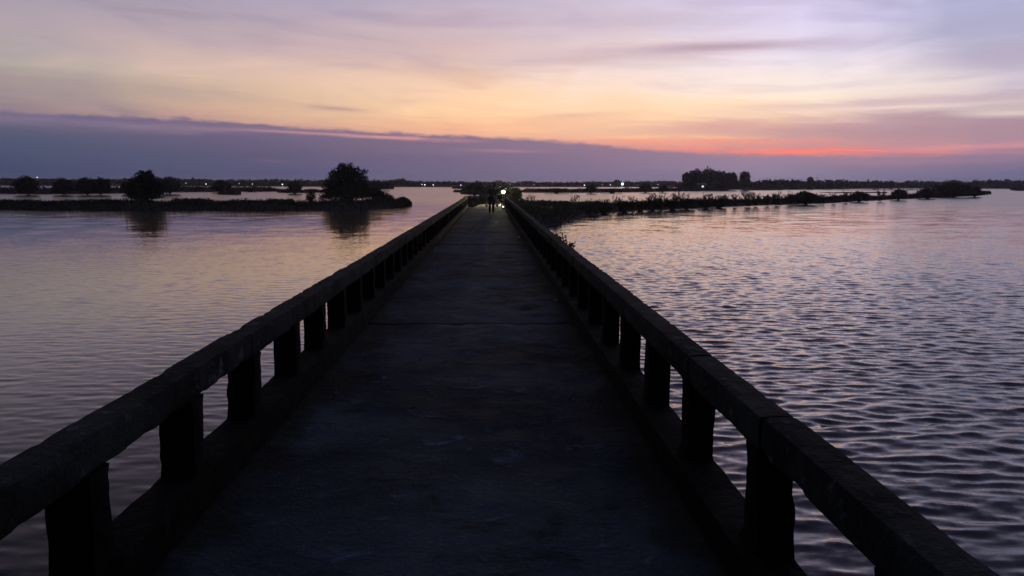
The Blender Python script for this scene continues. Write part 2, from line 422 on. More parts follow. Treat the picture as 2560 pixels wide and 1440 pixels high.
class MB:
    """mesh builder: boxes and tubes"""
    def __init__(s): s.v = []; s.f = []
    def box(s, x0, x1, y0, y1, z0, z1):
        n = len(s.v)
        s.v += [(x0, y0, z0), (x1, y0, z0), (x1, y1, z0), (x0, y1, z0), (x0, y0, z1), (x1, y0, z1), (x1, y1, z1), (x0, y1, z1)]
        s.f += [tuple(n + i for i in q) for q in ((0, 3, 2, 1), (4, 5, 6, 7), (0, 1, 5, 4), (1, 2, 6, 5), (2, 3, 7, 6), (3, 0, 4, 7))]
    def tube(s, pts, rad, k=6, cap=True):
        pts = [Vector(p) for p in pts]
        rads = rad if isinstance(rad, (list, tuple)) else [rad] * len(pts)
        n = len(s.v)
        for i, p in enumerate(pts):
            d = (pts[min(i + 1, len(pts) - 1)] - pts[max(i - 1, 0)])
            if d.length < 1e-6: d = Vector((0, 0, 1))
            d.normalize()
            a = d.cross(Vector((0, 0, 1)) if abs(d.z) < 0.9 else Vector((1, 0, 0))).normalized(); b_ = d.cross(a)
            for j in range(k):
                t = 2 * math.pi * j / k
                s.v.append(tuple(p + (a * math.cos(t) + b_ * math.sin(t)) * rads[i]))
        for i in range(len(pts) - 1):
            for j in range(k):
                j2 = (j + 1) % k
                s.f.append((n + i * k + j, n + i * k + j2, n + (i + 1) * k + j2, n + (i + 1) * k + j))
        if cap:
            s.f.append(tuple(n + j for j in range(k))[::-1]); e = n + (len(pts) - 1) * k
            s.f.append(tuple(e + j for j in range(k)))
    def ball(s, c, r, k=8, sz=1.0):
        n = len(s.v); c = Vector(c)
        rings = k // 2
        for i in range(1, rings):
            th = math.pi * i / rings
            for j in range(k):
                ph = 2 * math.pi * j / k
                s.v.append((c.x + r * math.sin(th) * math.cos(ph), c.y + r * math.sin(th) * math.sin(ph), c.z + r * sz * math.cos(th)))
        t = len(s.v); s.v.append((c.x, c.y, c.z + r * sz)); s.v.append((c.x, c.y, c.z - r * sz))
        for i in range(rings - 2):
            for j in range(k):
                j2 = (j + 1) % k
                s.f.append((n + i * k + j, n + (i + 1) * k + j, n + (i + 1) * k + j2, n + i * k + j2))
        for j in range(k):
            j2 = (j + 1) % k
            s.f.append((t, n + j, n + j2)); q = n + (rings - 2) * k
            s.f.append((t + 1, q + j2, q + j))
    def mesh(s, name):
        me = bpy.data.meshes.new(name); me.from_pydata(s.v, [], s.f); me.update(); return me
    def build(s, name, mat, parent=None, bevel=0.0):
        me = s.mesh(name)
        if bevel:
            bm = bmesh.new(); bm.from_mesh(me)
            bmesh.ops.bevel(bm, geom=bm.edges[:], offset=bevel, segments=2, affect='EDGES', profile=0.6)
            bm.to_mesh(me); bm.free()
        return link(name, me, mat, parent)

def nz(x, y, z=0.0):
    return mnoise.noise(Vector((x, y, z)))

# ------------------------------------------------------------------ water sheet
def axis(parts):
    out = []
    for a_, b_, d0, d1 in parts:
        x = a_
        while x < b_ - 1e-6:
            out.append(x); x += d0 + (d1 - d0) * (x - a_) / (b_ - a_)
    return out
wx = axis([(0, 14, 0.06, 0.09), (14, 60, 0.11, 0.30)]) + [61, 64, 70, 90, 140, 300, 800, 3000]
wx = np.array([-v for v in wx[:0:-1]] + wx)
wy = np.array([-1200, -300, -80, -30, -10, -5, -3, -2] + axis([(-1.5, 2.0, 0.4, 0.06), (2.0, 12, 0.025, 0.034), (12, 40, 0.034, 0.085), (40, 85, 0.09, 0.26)]) + [86, 89, 95, 110, 150, 250, 500, 1200, 3200])
def water_mesh():
    gx, gy = np.meshgrid(wx, wy)
    x = gx.ravel().astype(np.float64); y = gy.ravel().astype(np.float64)
    dyl = np.interp(y, (wy[1:] + wy[:-1]) / 2, np.diff(wy)); dxl = np.interp(x, (wx[1:] + wx[:-1]) / 2, np.diff(wx))
    rg = np.random.default_rng(5)
    # sheltered, calmer water on the left of the bridge; ruffled on the right
    sl = lambda v, a_, b_: (lambda t_: t_ * t_ * (3 - 2 * t_))(np.clip((v - a_) / (b_ - a_), 0, 1))
    patch = np.zeros_like(x)
    for i in range(9):
        k = 2 * np.pi / rg.uniform(9, 34); th = rg.uniform(0, np.pi); patch += np.sin(k * (x * np.cos(th) * 0.5 + y * np.sin(th)) + rg.uniform(0, 7)) / 4.5
    wind = 0.19 + 0.81 * sl(x + 1.5 * patch, -3, 4)
    wind *= (1 + 0.22 * patch) * (1.12 - 0.50 * sl(np.hypot(x, y), 8, 45))
    wind *= 1 - 0.25 * sl(x, 18, 45)
    fade = (1 - sl(np.abs(x), 48, 60)) * (1 - sl(y, 70, 85)) * sl(y, -1.5, 1.0)
    h = np.zeros_like(x); ox = np.zeros_like(x); oy = np.zeros_like(x)
    n = 72
    for i in range(n):
        lam = 0.11 * (0.50 / 0.11) ** (i / (n - 1)) * rg.uniform(0.93, 1.07)
        th = R(90 - 12) + rg.normal(0, R(27))
        kx, ky = 2 * np.pi / lam * np.cos(th), 2 * np.pi / lam * np.sin(th)
        slope = 0.032 * (1.0 if lam < 0.30 else 0.68)
        A = slope * lam / (2 * np.pi)
        res = np.clip((lam / np.maximum(dyl, 1e-3) - 2.4) / 2.0, 0, 1) * np.clip((lam / np.maximum(np.abs(np.cos(th)) * dxl, 1e-3) - 3.0) / 3.0, 0, 1)
        ph = kx * x + ky * y + rg.uniform(0, 2 * np.pi)
        # slow drift of phase breaks the regular trains into short crests
        ph += 1.3 * np.sin(0.9 / lam * (x * 0.8 + 0.3 * y) + i) + 0.9 * np.sin(0.55 / lam * (y - 0.4 * x) + 2 * i)
        w = A * wind * fade * res
        h += w * np.cos(ph); q = 1.0 * w
        ox -= q * np.cos(th) * np.sin(ph); oy -= q * np.sin(th) * np.sin(ph)
    V = np.stack([x + ox, y + oy, h], 1)
    nx, ny = len(wx), len(wy)
    i0 = (np.arange(ny - 1)[:, None] * nx + np.arange(nx - 1)[None, :]).ravel()
    Fw = np.stack([i0, i0 + 1, i0 + nx + 1, i0 + nx], 1)
    return np_mesh('water', V, Fw)
wm = water_mesh(); smooth(wm)
tag(link('water', wm, M['water']), kind='structure')

# ------------------------------------------------------------------ footbridge
XL_OUT, XL_RIN, XL_DECK = -1.607, -1.455, -1.39
XR_OUT, XR_RIN, XR_DECK = 1.19, 1.053, 0.98
Y0, Y1 = -4.2, 50.0
bridge = empty('footbridge', (0, 0, 0))
tag(bridge, 'long narrow concrete footbridge with low blackened parapets running over the lake', 'footbridge')
def grid_beam(x0, x1, y0, y1, z0, z1, step, seed, amp, rnd=0.012, nx=3, nzv=3, chip=0.0):
    """a rough cast beam running along y: rounded-rect section swept with noise, chipped arrises"""
    sec = []
    for i in range(nx + 1): sec.append((x0 + (x1 - x0) * i / nx, z1, 0 if i in (0, nx) else 1))
    for i in range(1, nzv): sec.append((x1, z1 - (z1 - z0) * i / nzv, 1))
    for i in range(nx + 1): sec.append((x1 - (x1 - x0) * i / nx, z0, 0 if i in (0, nx) else 1))
    for i in range(1, nzv): sec.append((x0, z0 + (z1 - z0) * i / nzv, 1))
    n = max(2, int((y1 - y0) / step)); V = []; Fs = []; k = len(sec)
    cx, cz = (x0 + x1) / 2, (z0 + z1) / 2
    for i in range(n + 1):
        y = y0 + (y1 - y0) * i / n
        for (x, z, flat) in sec:
            ux = (x - cx) / (abs(x1 - x0) / 2); uz = (z - cz) / (abs(z1 - z0) / 2)
            a = amp * (0.8 * nz(x * 3 + seed, y * 2.5, z * 3) + 0.7 * nz(x * 11 + seed, y * 6, z * 11) + 0.4 * nz(x * 30, y * 22 + seed, z * 30))
            xx = x + ux * a + 0.006 * nz(y * 0.4, seed, 1.0); zz = z + uz * a + 0.007 * nz(y * 0.5, seed, 5.0) + 0.003 * nz(y * 1.7, seed, 9.0)
            if not flat:
                c = rnd + chip * max(0.0, nz(seed * 1.7 + x * 5, y * 8.0, z * 5) - 0.12) * 2.2
                xx -= math.copysign(c, ux) * 0.6; zz -= math.copysign(c, uz) * 0.6
            V.append((xx, y, zz))
    for i in range(n):
        for j in range(k):
            j2 = (j + 1) % k
            Fs.append((i * k + j, (i + 1) * k + j, (i + 1) * k + j2, i * k + j2))
    Fs.append(tuple(range(k))); Fs.append(tuple(n * k + j for j in reversed(range(k))))
    me = bpy.data.meshes.new('beam'); me.from_pydata(V, [], Fs); me.update()
    return me

JOINTS = [Y0, 8.35, 19.3, 30.2, 41.0, Y1]
for i in range(5):
    a, b = JOINTS[i] + 0.0015, JOINTS[i + 1] - 0.0015
    # deck slab: top as a fine relief grid near the camera, plain sides
    st = 0.05 if i == 0 else (0.09 if i == 1 else 0.25)
    nx = int(2.37 / (0.05 if i < 2 else 0.12)); ny = int((b - a) / st)
    xs = np.linspace(XL_DECK - 0.02, XR_DECK + 0.02, nx + 1); ys = np.linspace(a, b, ny + 1)
    V = []
    for y in ys:
        for x in xs:
            h = 0.007 * nz(x * 0.9, y * 0.7, 1.1) + 0.005 * nz(x * 4, y * 4, 2.2) + 0.0028 * nz(x * 13, y * 13, 4.0)
            e = max(0.0, nz(x * 2.1, y * 2.1, 9.0) - 0.15); h -= 0.020 * min(e, 0.35)
            ej = min(y - a, b - y)
            if ej < 0.10: h -= 0.007 * (1 - ej / 0.10) * max(0, nz(x * 4, y * 3, 3) + 0.05) * 3.0
            xe = min(x - XL_DECK, XR_DECK - x)
            if xe < 0.22: h += 0.016 * (1 - max(xe, 0) / 0.22) * (0.5 + nz(x * 7, y * 7, 5))
            V.append((x, y, DECK + h))
    Fs = [(r * (nx + 1) + c, r * (nx + 1) + c + 1, (r + 1) * (nx + 1) + c + 1, (r + 1) * (nx + 1) + c) for r in range(ny) for c in range(nx)]
    n0 = len(V)
    bz = DECK - 0.26
    ring = [c for c in range(nx + 1)] + [(r) * (nx + 1) + nx for r in range(1, ny + 1)] + [ny * (nx + 1) + c for c in range(nx - 1, -1, -1)] + [r * (nx + 1) for r in range(ny - 1, 0, -1)]
    low = []
    for q in ring:
        low.append(len(V)); V.append((V[q][0], V[q][1], bz))
    for j in range(len(ring)):
        j2 = (j + 1) % len(ring)
        Fs.append((ring[j2], ring[j], low[j], low[j2]))
    Fs.append(tuple(reversed(low)))
    me = bpy.data.meshes.new('deck_slab'); me.from_pydata(V, [], Fs); me.update(); smooth(me)
    link('deck_slab', me, M['deck'], bridge)
    # parapets of this span, one each side
    for side in (-1, 1):
        pass
# piers and cross heads under the joints
for y in [Y0 + 0.5] + JOINTS[1:-1] + [Y1 - 0.5]:
    p = MB(); p.box(-1.5, 1.1, y - 0.22, y + 0.22, DECK - 0.56, DECK - 0.263)
    head = p.build('crosshead', M['pier'], bridge, bevel=0.02)
    for x in (-1.15, 0.75):
        q = MB(); q.tube([(x, y, -2.5), (x, y, DECK - 0.56)], 0.17, 10)
        q.build('pile', M['pier'], head)

def near(lst, y, tol):
    return any(abs(y - q) < tol for q in lst)
# post positions measured in the photograph, then regular
L_POSTS = [0.0, 0.93, 1.80, 2.57, 3.50, 4.42, 5.42, 6.32, 7.26]
R_POSTS = [-0.2, 0.75, 1.70, 2.68, 3.71, 4.68, 5.63, 6.58, 7.53]
while L_POSTS[-1] < Y1 - 1.0: L_POSTS.append(L_POSTS[-1] + 0.945)
while R_POSTS[-1] < Y1 - 1.0: R_POSTS.append(R_POSTS[-1] + 0.955)
while L_POSTS[0] > Y0 + 1.0: L_POSTS.insert(0, L_POSTS[0] - 0.945)
while R_POSTS[0] > Y0 + 1.0: R_POSTS.insert(0, R_POSTS[0] - 0.955)

def post_mesh(w0, w1, d, z0, z1, seed, kind=0, side=1):
    """rough square post, origin at its near bottom; w across (x), d along (y)"""
    nzv = 10
    V = []; k = 12
    for i in range(nzv + 1):
        t = i / nzv; z = z0 + (z1 - z0) * t
        gx = 0.0; gy0 = 0.0; gy1 = 0.0
        if t < 0.18: gy1 = 0.055 * (1 - t / 0.18) if kind != 3 else 0; gy0 = 0.02 * (1 - t / 0.18)
        if t > 0.88: gy1 = max(gy1, 0.02 * (t - 0.88) / 0.12)
        if kind == 1 and t > 0.55: gy0 = -0.035          # upper half spalled away on the near side
        if kind == 2 and t > 0.50: gx = 0.03
        x0, x1 = w0, w1
        if kind == 2 and t <= 0.5: x0 -= 0.012; x1 += 0.012
        ya, yb = -gy0, d + gy1
        q = [(x0, ya), ((2 * x0 + x1) / 3, ya), ((x0 + 2 * x1) / 3, ya), (x1, ya), (x1, (2 * ya + yb) / 3), (x1, (ya + 2 * yb) / 3), (x1, yb), ((x0 + 2 * x1) / 3, yb), ((2 * x0 + x1) / 3, yb), (x0, yb), (x0, (ya + 2 * yb) / 3), (x0, (2 * ya + yb) / 3)]
        cx, cy = (x0 + x1) / 2, (ya + yb) / 2
        for j, (x, y) in enumerate(q):
            r = 0.003 * nz(x * 9 + seed * 3.1, y * 9, z * 7) + 0.003 * nz(x * 30 + seed, y * 30, z * 25)
            if j in (0, 3, 6, 9): r -= 0.003 + 0.02 * max(0, nz(seed * 5.3 + j, z * 8, 0.5) - 0.25)
            V.append((x + math.copysign(1, x - cx) * r, y + math.copysign(1, y - cy) * r, z))
    Fs = []
    for i in range(nzv):
        for j in range(k):
            j2 = (j + 1) % k
            Fs.append((i * k + j, i * k + j2, (i + 1) * k + j2, (i + 1) * k + j))
    Fs.append(tuple(range(k))[::-1]); Fs.append(tuple(nzv * k + j for j in range(k)))
    me = bpy.data.meshes.new('post'); me.from_pydata(V, [], Fs); me.update(); smooth(me, False)
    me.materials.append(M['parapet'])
    return me

for side, posts, xo, xi, xd in ((-1, L_POSTS, XL_OUT, XL_RIN, XL_DECK), (1, R_POSTS, XR_OUT, XR_RIN, XR_DECK)):
    xa, xb = min(xo, xd), max(xo, xd)
    kz = 0.18 if side < 0 else 0.155
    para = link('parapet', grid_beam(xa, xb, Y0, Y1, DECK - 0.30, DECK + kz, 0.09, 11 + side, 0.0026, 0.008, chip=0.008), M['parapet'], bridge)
    para['label'] = 'left parapet with its kerb' if side < 0 else 'right parapet with its kerb'
    ra, rb = min(xo, xi), max(xo, xi)
    # handrail in lengths
    cuts = [Y0, 1.9, 4.5, 8.0, 19.0, 30.0, 41.0, Y1] if side < 0 else [Y0, 0.9, 2.75, 3.78, 4.74, 8.3, 19.2, 30.1, 41.1, Y1]
    zr0, zr1 = (0.535, 0.683) if side < 0 else (0.555, 0.70)
    for i in range(len(cuts) - 1):
        dz = random.uniform(-0.007, 0.006); dx = random.uniform(-0.006, 0.006)
        st = 0.045 if cuts[i] < 12 else 0.2
        me = grid_beam(ra + dx, rb + dx, cuts[i] + 0.006, cuts[i + 1] - 0.006, DECK + zr0, DECK + zr1 + dz, st, 31 + i * 7 + side, 0.0022, 0.006, nx=4, nzv=4, chip=0.012)
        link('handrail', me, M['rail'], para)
    PA, PB = (ra + 0.003, -1.432) if side < 0 else (1.038, rb - 0.003)
    shared = [post_mesh(PA, PB, 0.138, DECK + kz - 0.02, DECK + zr0 + 0.015, 50 + s + side * 9, kind=0, side=side) for s in range(5)]
    for i, y in enumerate(posts):
        kd = 0
        if side < 0 and abs(y - 4.42) < 0.01: kd = 2
        if side > 0 and abs(y - 2.68) < 0.01: kd = 2
        if kd: me = post_mesh(PA, PB, 0.16, DECK + kz - 0.02, DECK + zr0 + 0.015, 77 + side, kind=1, side=side)
        elif y < 7: me = post_mesh(PA, PB, 0.138, DECK + kz - 0.02, DECK + zr0 + 0.015, 100 + i + side * 30, kind=0, side=side)
        else: me = shared[i % 5]
        o = bpy.data.objects.new('post', me); COL.objects.link(o); o.parent = para
        o.location = (0, y, 0)
        if kd: o['label'] = 'post with its upper half broken thinner'

# ------------------------------------------------------------------ ground strips
def strip(name, near_pts, width, h, seed, wet=0.35, step=1.0, taper=(0.0, 0.25), jag=0.5, across=9, mat='mud', hn=0.5):
    """raised bank: near shore from photo pixels on the water, going `width` m away from the viewer"""
    P = [on_z(*p) for p in near_pts]
    pts = []
    for a, b in zip(P, P[1:]):
        n = max(1, int((b - a).length / step))
        for i in range(n): pts.append(a.lerp(b, i / n))
    pts.append(P[-1])
    N = len(pts); V = []; L = []
    for i, p in enumerate(pts):
        t = i / (N - 1)
        w = width(t) if callable(width) else width
        if taper[0] and t < taper[0]: w *= math.sqrt(max(t / taper[0], 0.02))
        if taper[1] and t > 1 - taper[1]: w *= math.sqrt(max((1 - t) / taper[1], 0.02))
        d = Vector((p.x, p.y, 0)).normalized()
        j0 = jag * nz(p.x * 0.22 + seed, p.y * 0.22, seed) + 0.5 * jag * nz(p.x * 0.9 + seed, p.y * 0.9, seed)
        j1 = jag * 2 * nz(p.x * 0.15 - seed, p.y * 0.15, seed)
        row = []
        for k in range(across):
            s = k / (across - 1)
            q = Vector((p.x, p.y, 0)) + d * (j0 * (1 - s) + s * (w + j1))
            prof = min(1.0, s / 0.16) ** 0.6 * min(1.0, (1 - s) / 0.25) ** 0.8
            z = -0.25 + (h + 0.25) * prof * (1 + hn * nz(q.x * 0.3, q.y * 0.3, seed)) * min(1.0, 1.5 * w / (width(t) if callable(width) else width))
            row.append((q.x, q.y, z))
        V += row; L.append(row)
    Fs = [(r * across + c, r * across + c + 1, (r + 1) * across + c + 1, (r + 1) * across + c) for r in range(N - 1) for c in range(across - 1)]
    me = bpy.data.meshes.new(name); me.from_pydata(V, [], Fs); me.update(); smooth(me)
    o = link(name, me, M[mat]); tag(o, kind='structure')
    return np.array(L)

def surf_pts(L, n, lo=0.03, hi=0.97):
    N, K, _ = L.shape
    r = RNG.random(n) * (N - 1.001); c = (lo + (hi - lo) * RNG.random(n)) * (K - 1.001)
    i = r.astype(int); j = c.astype(int); fr = (r - i)[:, None]; fcx = (c - j)[:, None]
    return (L[i, j] * (1 - fr) * (1 - fcx) + L[i + 1, j] * fr * (1 - fcx) + L[i, j + 1] * (1 - fr) * fcx + L[i + 1, j + 1] * fr * fcx)

def blades(P, h0, h1, w, lean=0.3):
    n = len(P)
    H = h0 + (h1 - h0) * RNG.random(n) ** 1.6
    a = RNG.random(n) * 2 * np.pi
    la = RNG.random(n) * 2 * np.pi; ll = H * lean * RNG.random(n)
    dx, dy = np.cos(a) * w / 2, np.sin(a) * w / 2
    A = P + np.stack([dx, dy, -0.05 * np.ones(n)], 1); B = P + np.stack([-dx, -dy, -0.05 * np.ones(n)], 1)
    C = P + np.stack([ll * np.cos(la), ll * np.sin(la), H], 1)
    V = np.stack([A, B, C], 1).reshape(-1, 3)
    return V, np.arange(3 * n).reshape(-1, 3)
def leaves(P, size, flat=0.0):
    """random leaf-shaped quads (rhombi) at points P"""
    n = len(P)
    u = RNG.normal(size=(n, 3)); u /= np.linalg.norm(u, axis=1)[:, None]
    v = RNG.normal(size=(n, 3)); v -= (v * u).sum(1)[:, None] * u; v /= np.linalg.norm(v, axis=1)[:, None]
    s = (size * (0.6 + 0.8 * RNG.random(n)))[:, None]
    V = np.stack([P - u * s * 0.5, P + v * s * 0.26, P + u * s * 0.5, P - v * s * 0.26], 1).reshape(-1, 3)
    return V, np.arange(4 * n).reshape(-1, 4)
def ground_cover(name, L, n, h0, h1, w, nleaf=0, ls=0.2, lh=0.5, mats='grass', lo=0.03, hi=0.97):
    P = surf_pts(L, n, lo, hi)
    # patchy height
    V, Fg = blades(P, h0, h1, w)
    if nleaf:
        Q = surf_pts(L, nleaf, lo, hi)
        hh = np.array([0.35 + 0.65 * (0.5 + nz(q[0] * 0.45, q[1] * 0.45, 2.0)) for q in Q])
        Q = Q + np.stack([np.zeros(nleaf), np.zeros(nleaf), RNG.random(nleaf) * lh * hh], 1)
        V2, F2 = leaves(Q, ls)
        F2 = F2 + len(V)
        V = np.concatenate([V, V2]); tri = np.concatenate([F2[:, [0, 1, 2]], F2[:, [0, 2, 3]]])
        Fg = np.concatenate([Fg, tri])
    o = link(name, np_mesh(name, V, Fg), M[mats])
    return tag(o, kind='stuff')

# near left bank
NL = strip('mud_bank', [(-160, 522), (0, 524), (160, 525), (320, 526), (640, 526.5), (850, 525), (940, 521.5), (1000, 519), (1029, 514)],
           lambda t: 15.0, 0.50, 1.3, taper=(0, 0.2), step=0.8, jag=0.5)
ground_cover('bank_grass', NL, 26000, 0.12, 0.50, 0.07, 9000, 0.20, 0.40)
# near right bank, from the bridge end out to its far tip
NR = strip('mud_bank', [(1404, 546), (1432, 538), (1500, 530.5), (1600, 525.5), (1700, 521.5), (1800, 516), (1900, 512), (2040, 508.5), (2150, 502), (2300, 495.5), (2440, 489.5), (2478, 485)],
           lambda t: 11.0 - 3.0 * min(t * 3, 1) + 9 * max(0, t - 0.5), 0.42, 4.4, taper=(0, 0.12), step=0.8, jag=0.35)
ground_cover('bank_grass', NR, 34000, 0.15, 0.72, 0.06, 22000, 0.18, 0.50, mats='leaf2')

# dyke that the bridge lands on
def dyke():
    poly = [(1.3, 43.6), (2.1, 44.6), (3.5, 47.3), (5.0, 49.9), (5.5, 53.5), (6.6, 58), (8.4, 63), (9.5, 67), (8, 73), (4.5, 76), (2.5, 80), (0, 80.5), (-2.5, 77), (-2.7, 60), (-2.6, 48.6), (-1.5, 47.6), (1.2, 47.2)]
    A = np.array(poly); B = np.roll(A, -1, 0)
    xs = np.arange(-4.0, 11.0, 0.28); ys = np.arange(42.5, 82.0, 0.4)
    gx, gy = np.meshgrid(xs, ys); Pn = np.stack([gx.ravel(), gy.ravel()], 1)
    dmin = np.full(len(Pn), 1e9); ins = np.zeros(len(Pn), bool)
    for a_, b_ in zip(A, B):
        ab = b_ - a_; tt = np.clip(((Pn - a_) @ ab) / (ab @ ab), 0, 1)
        dmin = np.minimum(dmin, np.linalg.norm(Pn - a_ - tt[:, None] * ab, axis=1))
        c = ((a_[1] > Pn[:, 1]) != (b_[1] > Pn[:, 1])) & (Pn[:, 0] < (b_[0] - a_[0]) * (Pn[:, 1] - a_[1]) / (b_[1] - a_[1] + 1e-9) + a_[0])
        ins ^= c
    sd = np.where(ins, dmin, -dmin)
    sd += np.array([0.35 * nz(p[0] * 0.8, p[1] * 0.8, 3) + 0.15 * nz(p[0] * 2.5, p[1] * 2.5, 4) for p in Pn])
    cx = np.clip((Pn[:, 0] - 1.9) / 1.6, 0, 1)
    top = 1.05 * (1 - cx) + 0.55 * cx
    top += np.array([0.10 * nz(p[0] * 0.5, p[1] * 0.5, 8) for p in Pn]) * cx
    s_ = np.clip((sd + 0.3) / (0.5 + 0.7 * top), 0, 1); z = -0.35 + (top + 0.35) * s_ ** 0.7
    under = (Pn[:, 1] < 50.3) & (Pn[:, 0] > -1.75) & (Pn[:, 0] < 1.35)
    z = np.where(under, np.minimum(z, 0.78), z)
    Vv = np.stack([Pn[:, 0], Pn[:, 1], z], 1); K = len(xs)
    Fs = [(r * K + c, r * K + c + 1, (r + 1) * K + c + 1, (r + 1) * K + c) for r in range(len(ys) - 1) for c in range(K - 1)]
    me = np_mesh('dyke', Vv, Fs); smooth(me)
    tag(link('dyke', me, M['mud']), kind='structure')
    G_ = Vv[(z > 0.05) & ~under]
    return G_
DY_ = dyke()
V = []; 
for i in range(40):
    y = 50.02 + i * 0.72; c = -0.2 + 0.055 * (y - 50)
    for s in (-0.9, -0.3, 0.3, 0.9): V.append((c + s * (1 + 0.15 * nz(y, s)), y, 1.10 + 0.02 * nz(y * 1.3, s) - 0.02 * abs(s)))
Fs = [(r * 4 + c, r * 4 + c + 1, (r + 1) * 4 + c + 1, (r + 1) * 4 + c) for r in range(39) for c in range(3)]
me = bpy.data.meshes.new('earth_path'); me.from_pydata(V, [], Fs); me.update(); smooth(me)
tag(link('earth_path', me, M['path']), kind='structure')
P = DY_[RNG.integers(0, len(DY_), 26000)] + np.stack([RNG.uniform(-.2, .2, 26000), RNG.uniform(-.25, .25, 26000), np.zeros(26000)], 1)
keep = ((np.abs(P[:, 0] - (-0.2 + 0.055 * (P[:, 1] - 50))) > 0.95) & (P[:, 1] > 50.2)) | (P[:, 0] > 1.35) | (P[:, 0] < -1.75)
P = P[keep]
V, Fg = blades(P, 0.10, 0.42, 0.05)
Q = P[(P[:, 0] > 2.0) | (np.abs(P[:, 0] - 0.3) > 2.0)][:14000]; Q = Q + np.stack([RNG.normal(size=len(Q)) * .1, RNG.normal(size=len(Q)) * .1, RNG.random(len(Q)) * 0.5], 1)
V2, F2 = leaves(Q, 0.16); F2 = F2 + len(V); V = np.concatenate([V, V2]); Fg = np.concatenate([Fg, F2[:, [0, 1, 2]], F2[:, [0, 2, 3]]])
tag(link('dyke_grass', np_mesh('dyke_grass', V, Fg), M['grass']), kind='stuff')

# islands and strips farther out
I1 = strip('island', [(-140, 483), (0, 484.3), (100, 485), (200, 484.5), (310, 482.5), (380, 481), (450, 479.5), (560, 479), (640, 478.5), (705, 478.2)], lambda t: 26.0 - 19 * min(1, t * 1.6), 0.85, 6.1, step=3, taper=(0, 0.1), jag=1.2)
ground_cover('island_grass', I1, 7000, 0.2, 0.8, 0.25, 5000, 0.5, 0.9, mats='leaf2')
I2 = strip('island', [(693, 481), (720, 482), (760, 482), (800, 481), (860, 480)], 9.0, 0.4, 7.7, step=1.5, taper=(0.1, 0.1))
ground_cover('island_grass', I2, 2500, 0.2, 0.7, 0.2, 1500, 0.4, 0.6, mats='leaf2')
I3 = strip('islet', [(545, 486), (560, 486.6), (590, 486.6), (604, 486)], 4.0, 0.55, 8.2, step=0.6, taper=(0.3, 0.3), jag=0.2)
ground_cover('islet_grass', I3, 1200, 0.1, 0.35, 0.12)
I4 = strip('island', [(880, 473), (930, 473.5), (984, 472)], 30.0, 0.6, 2.2, step=3, taper=(0.1, 0.3))
ground_cover('island_grass', I4, 1500, 0.3, 1.5, 0.4, 4000, 0.9, 2.0, mats='leaf')
I5 = strip('island', [(1196, 494.5), (1215, 496), (1240, 496)], 12.0, 0.3, 5.2, step=1, taper=(0.3, 0.1), jag=0.3)
ground_cover('island_grass', I5, 1500, 0.1, 0.4, 0.12)
I6 = strip('island', [(1152, 484), (1175, 486), (1230, 487.5), (1290, 487.5), (1303, 486)], 16.0, 0.5, 3.3, step=1.5, taper=(0.2, 0.15), jag=0.6)
ground_cover('island_grass', I6, 3000, 0.2, 0.9, 0.2, 3000, 0.4, 0.9, mats='leaf2')
I7 = strip('islet', [(1133, 480), (1150, 481), (1170, 480.5)], 7.0, 0.35, 3.9, step=1, taper=(0.3, 0.3), jag=0.2)
ground_cover('islet_grass', I7, 900, 0.1, 0.5, 0.2)
I8 = strip('islet', [(1130, 471.5), (1160, 472.5), (1190, 472.5)], 12.0, 0.4, 4.9, step=2, taper=(0.3, 0.3), jag=0.5)
ground_cover('islet_grass', I8, 900, 0.2, 0.9, 0.5)
I9 = strip('island', [(1300, 480.6), (1330, 481.3), (1400, 481.6), (1500, 481.3), (1600, 480), (1700, 478.3), (1822, 477)], lambda t: 7 + 10 * t, 0.55, 9.1, step=3, taper=(0.05, 0.1), jag=0.7)
ground_cover('island_grass', I9, 7000, 0.2, 0.7, 0.25, 6000, 0.45, 0.8, mats='leaf2')
IA = strip('islet', [(1338, 473), (1362, 474), (1395, 474)], 10.0, 0.3, 1.9, step=2, taper=(0.4, 0.2), jag=0.3)
IB = strip('islet', [(1845, 475.6), (1900, 476.2), (1965, 475.8)], 6.0, 0.25, 2.9, step=2, taper=(0.3, 0.3), jag=0.3)
IC = strip('islet', [(2040, 481.2), (2090, 482.8), (2160, 482.6), (2230, 481.5)], 3.5, 0.25, 3.1, step=2, taper=(0.3, 0.3), jag=0.3)
ID = strip('islet', [(2030, 475), (2120, 476.0), (2240, 475.8), (2330, 475)], 6.0, 0.25, 3.6, step=3, taper=(0.2, 0.2), jag=0.3)
IE = strip('island', [(2526, 475), (2545, 477), (2600, 478), (2700, 478)], 30.0, 0.5, 1.6, step=3, taper=(0.3, 0.1), jag=0.6)
ground_cover('island_grass', IE, 1200, 0.2, 0.8, 0.3, 2500, 0.6, 1.4, mats='leaf')
IF = strip('islet', [(1276, 471.3), (1290, 472), (1300, 471.5)], 10.0, 0.4, 1.6, step=2, taper=(0.4, 0.3), jag=0.2)

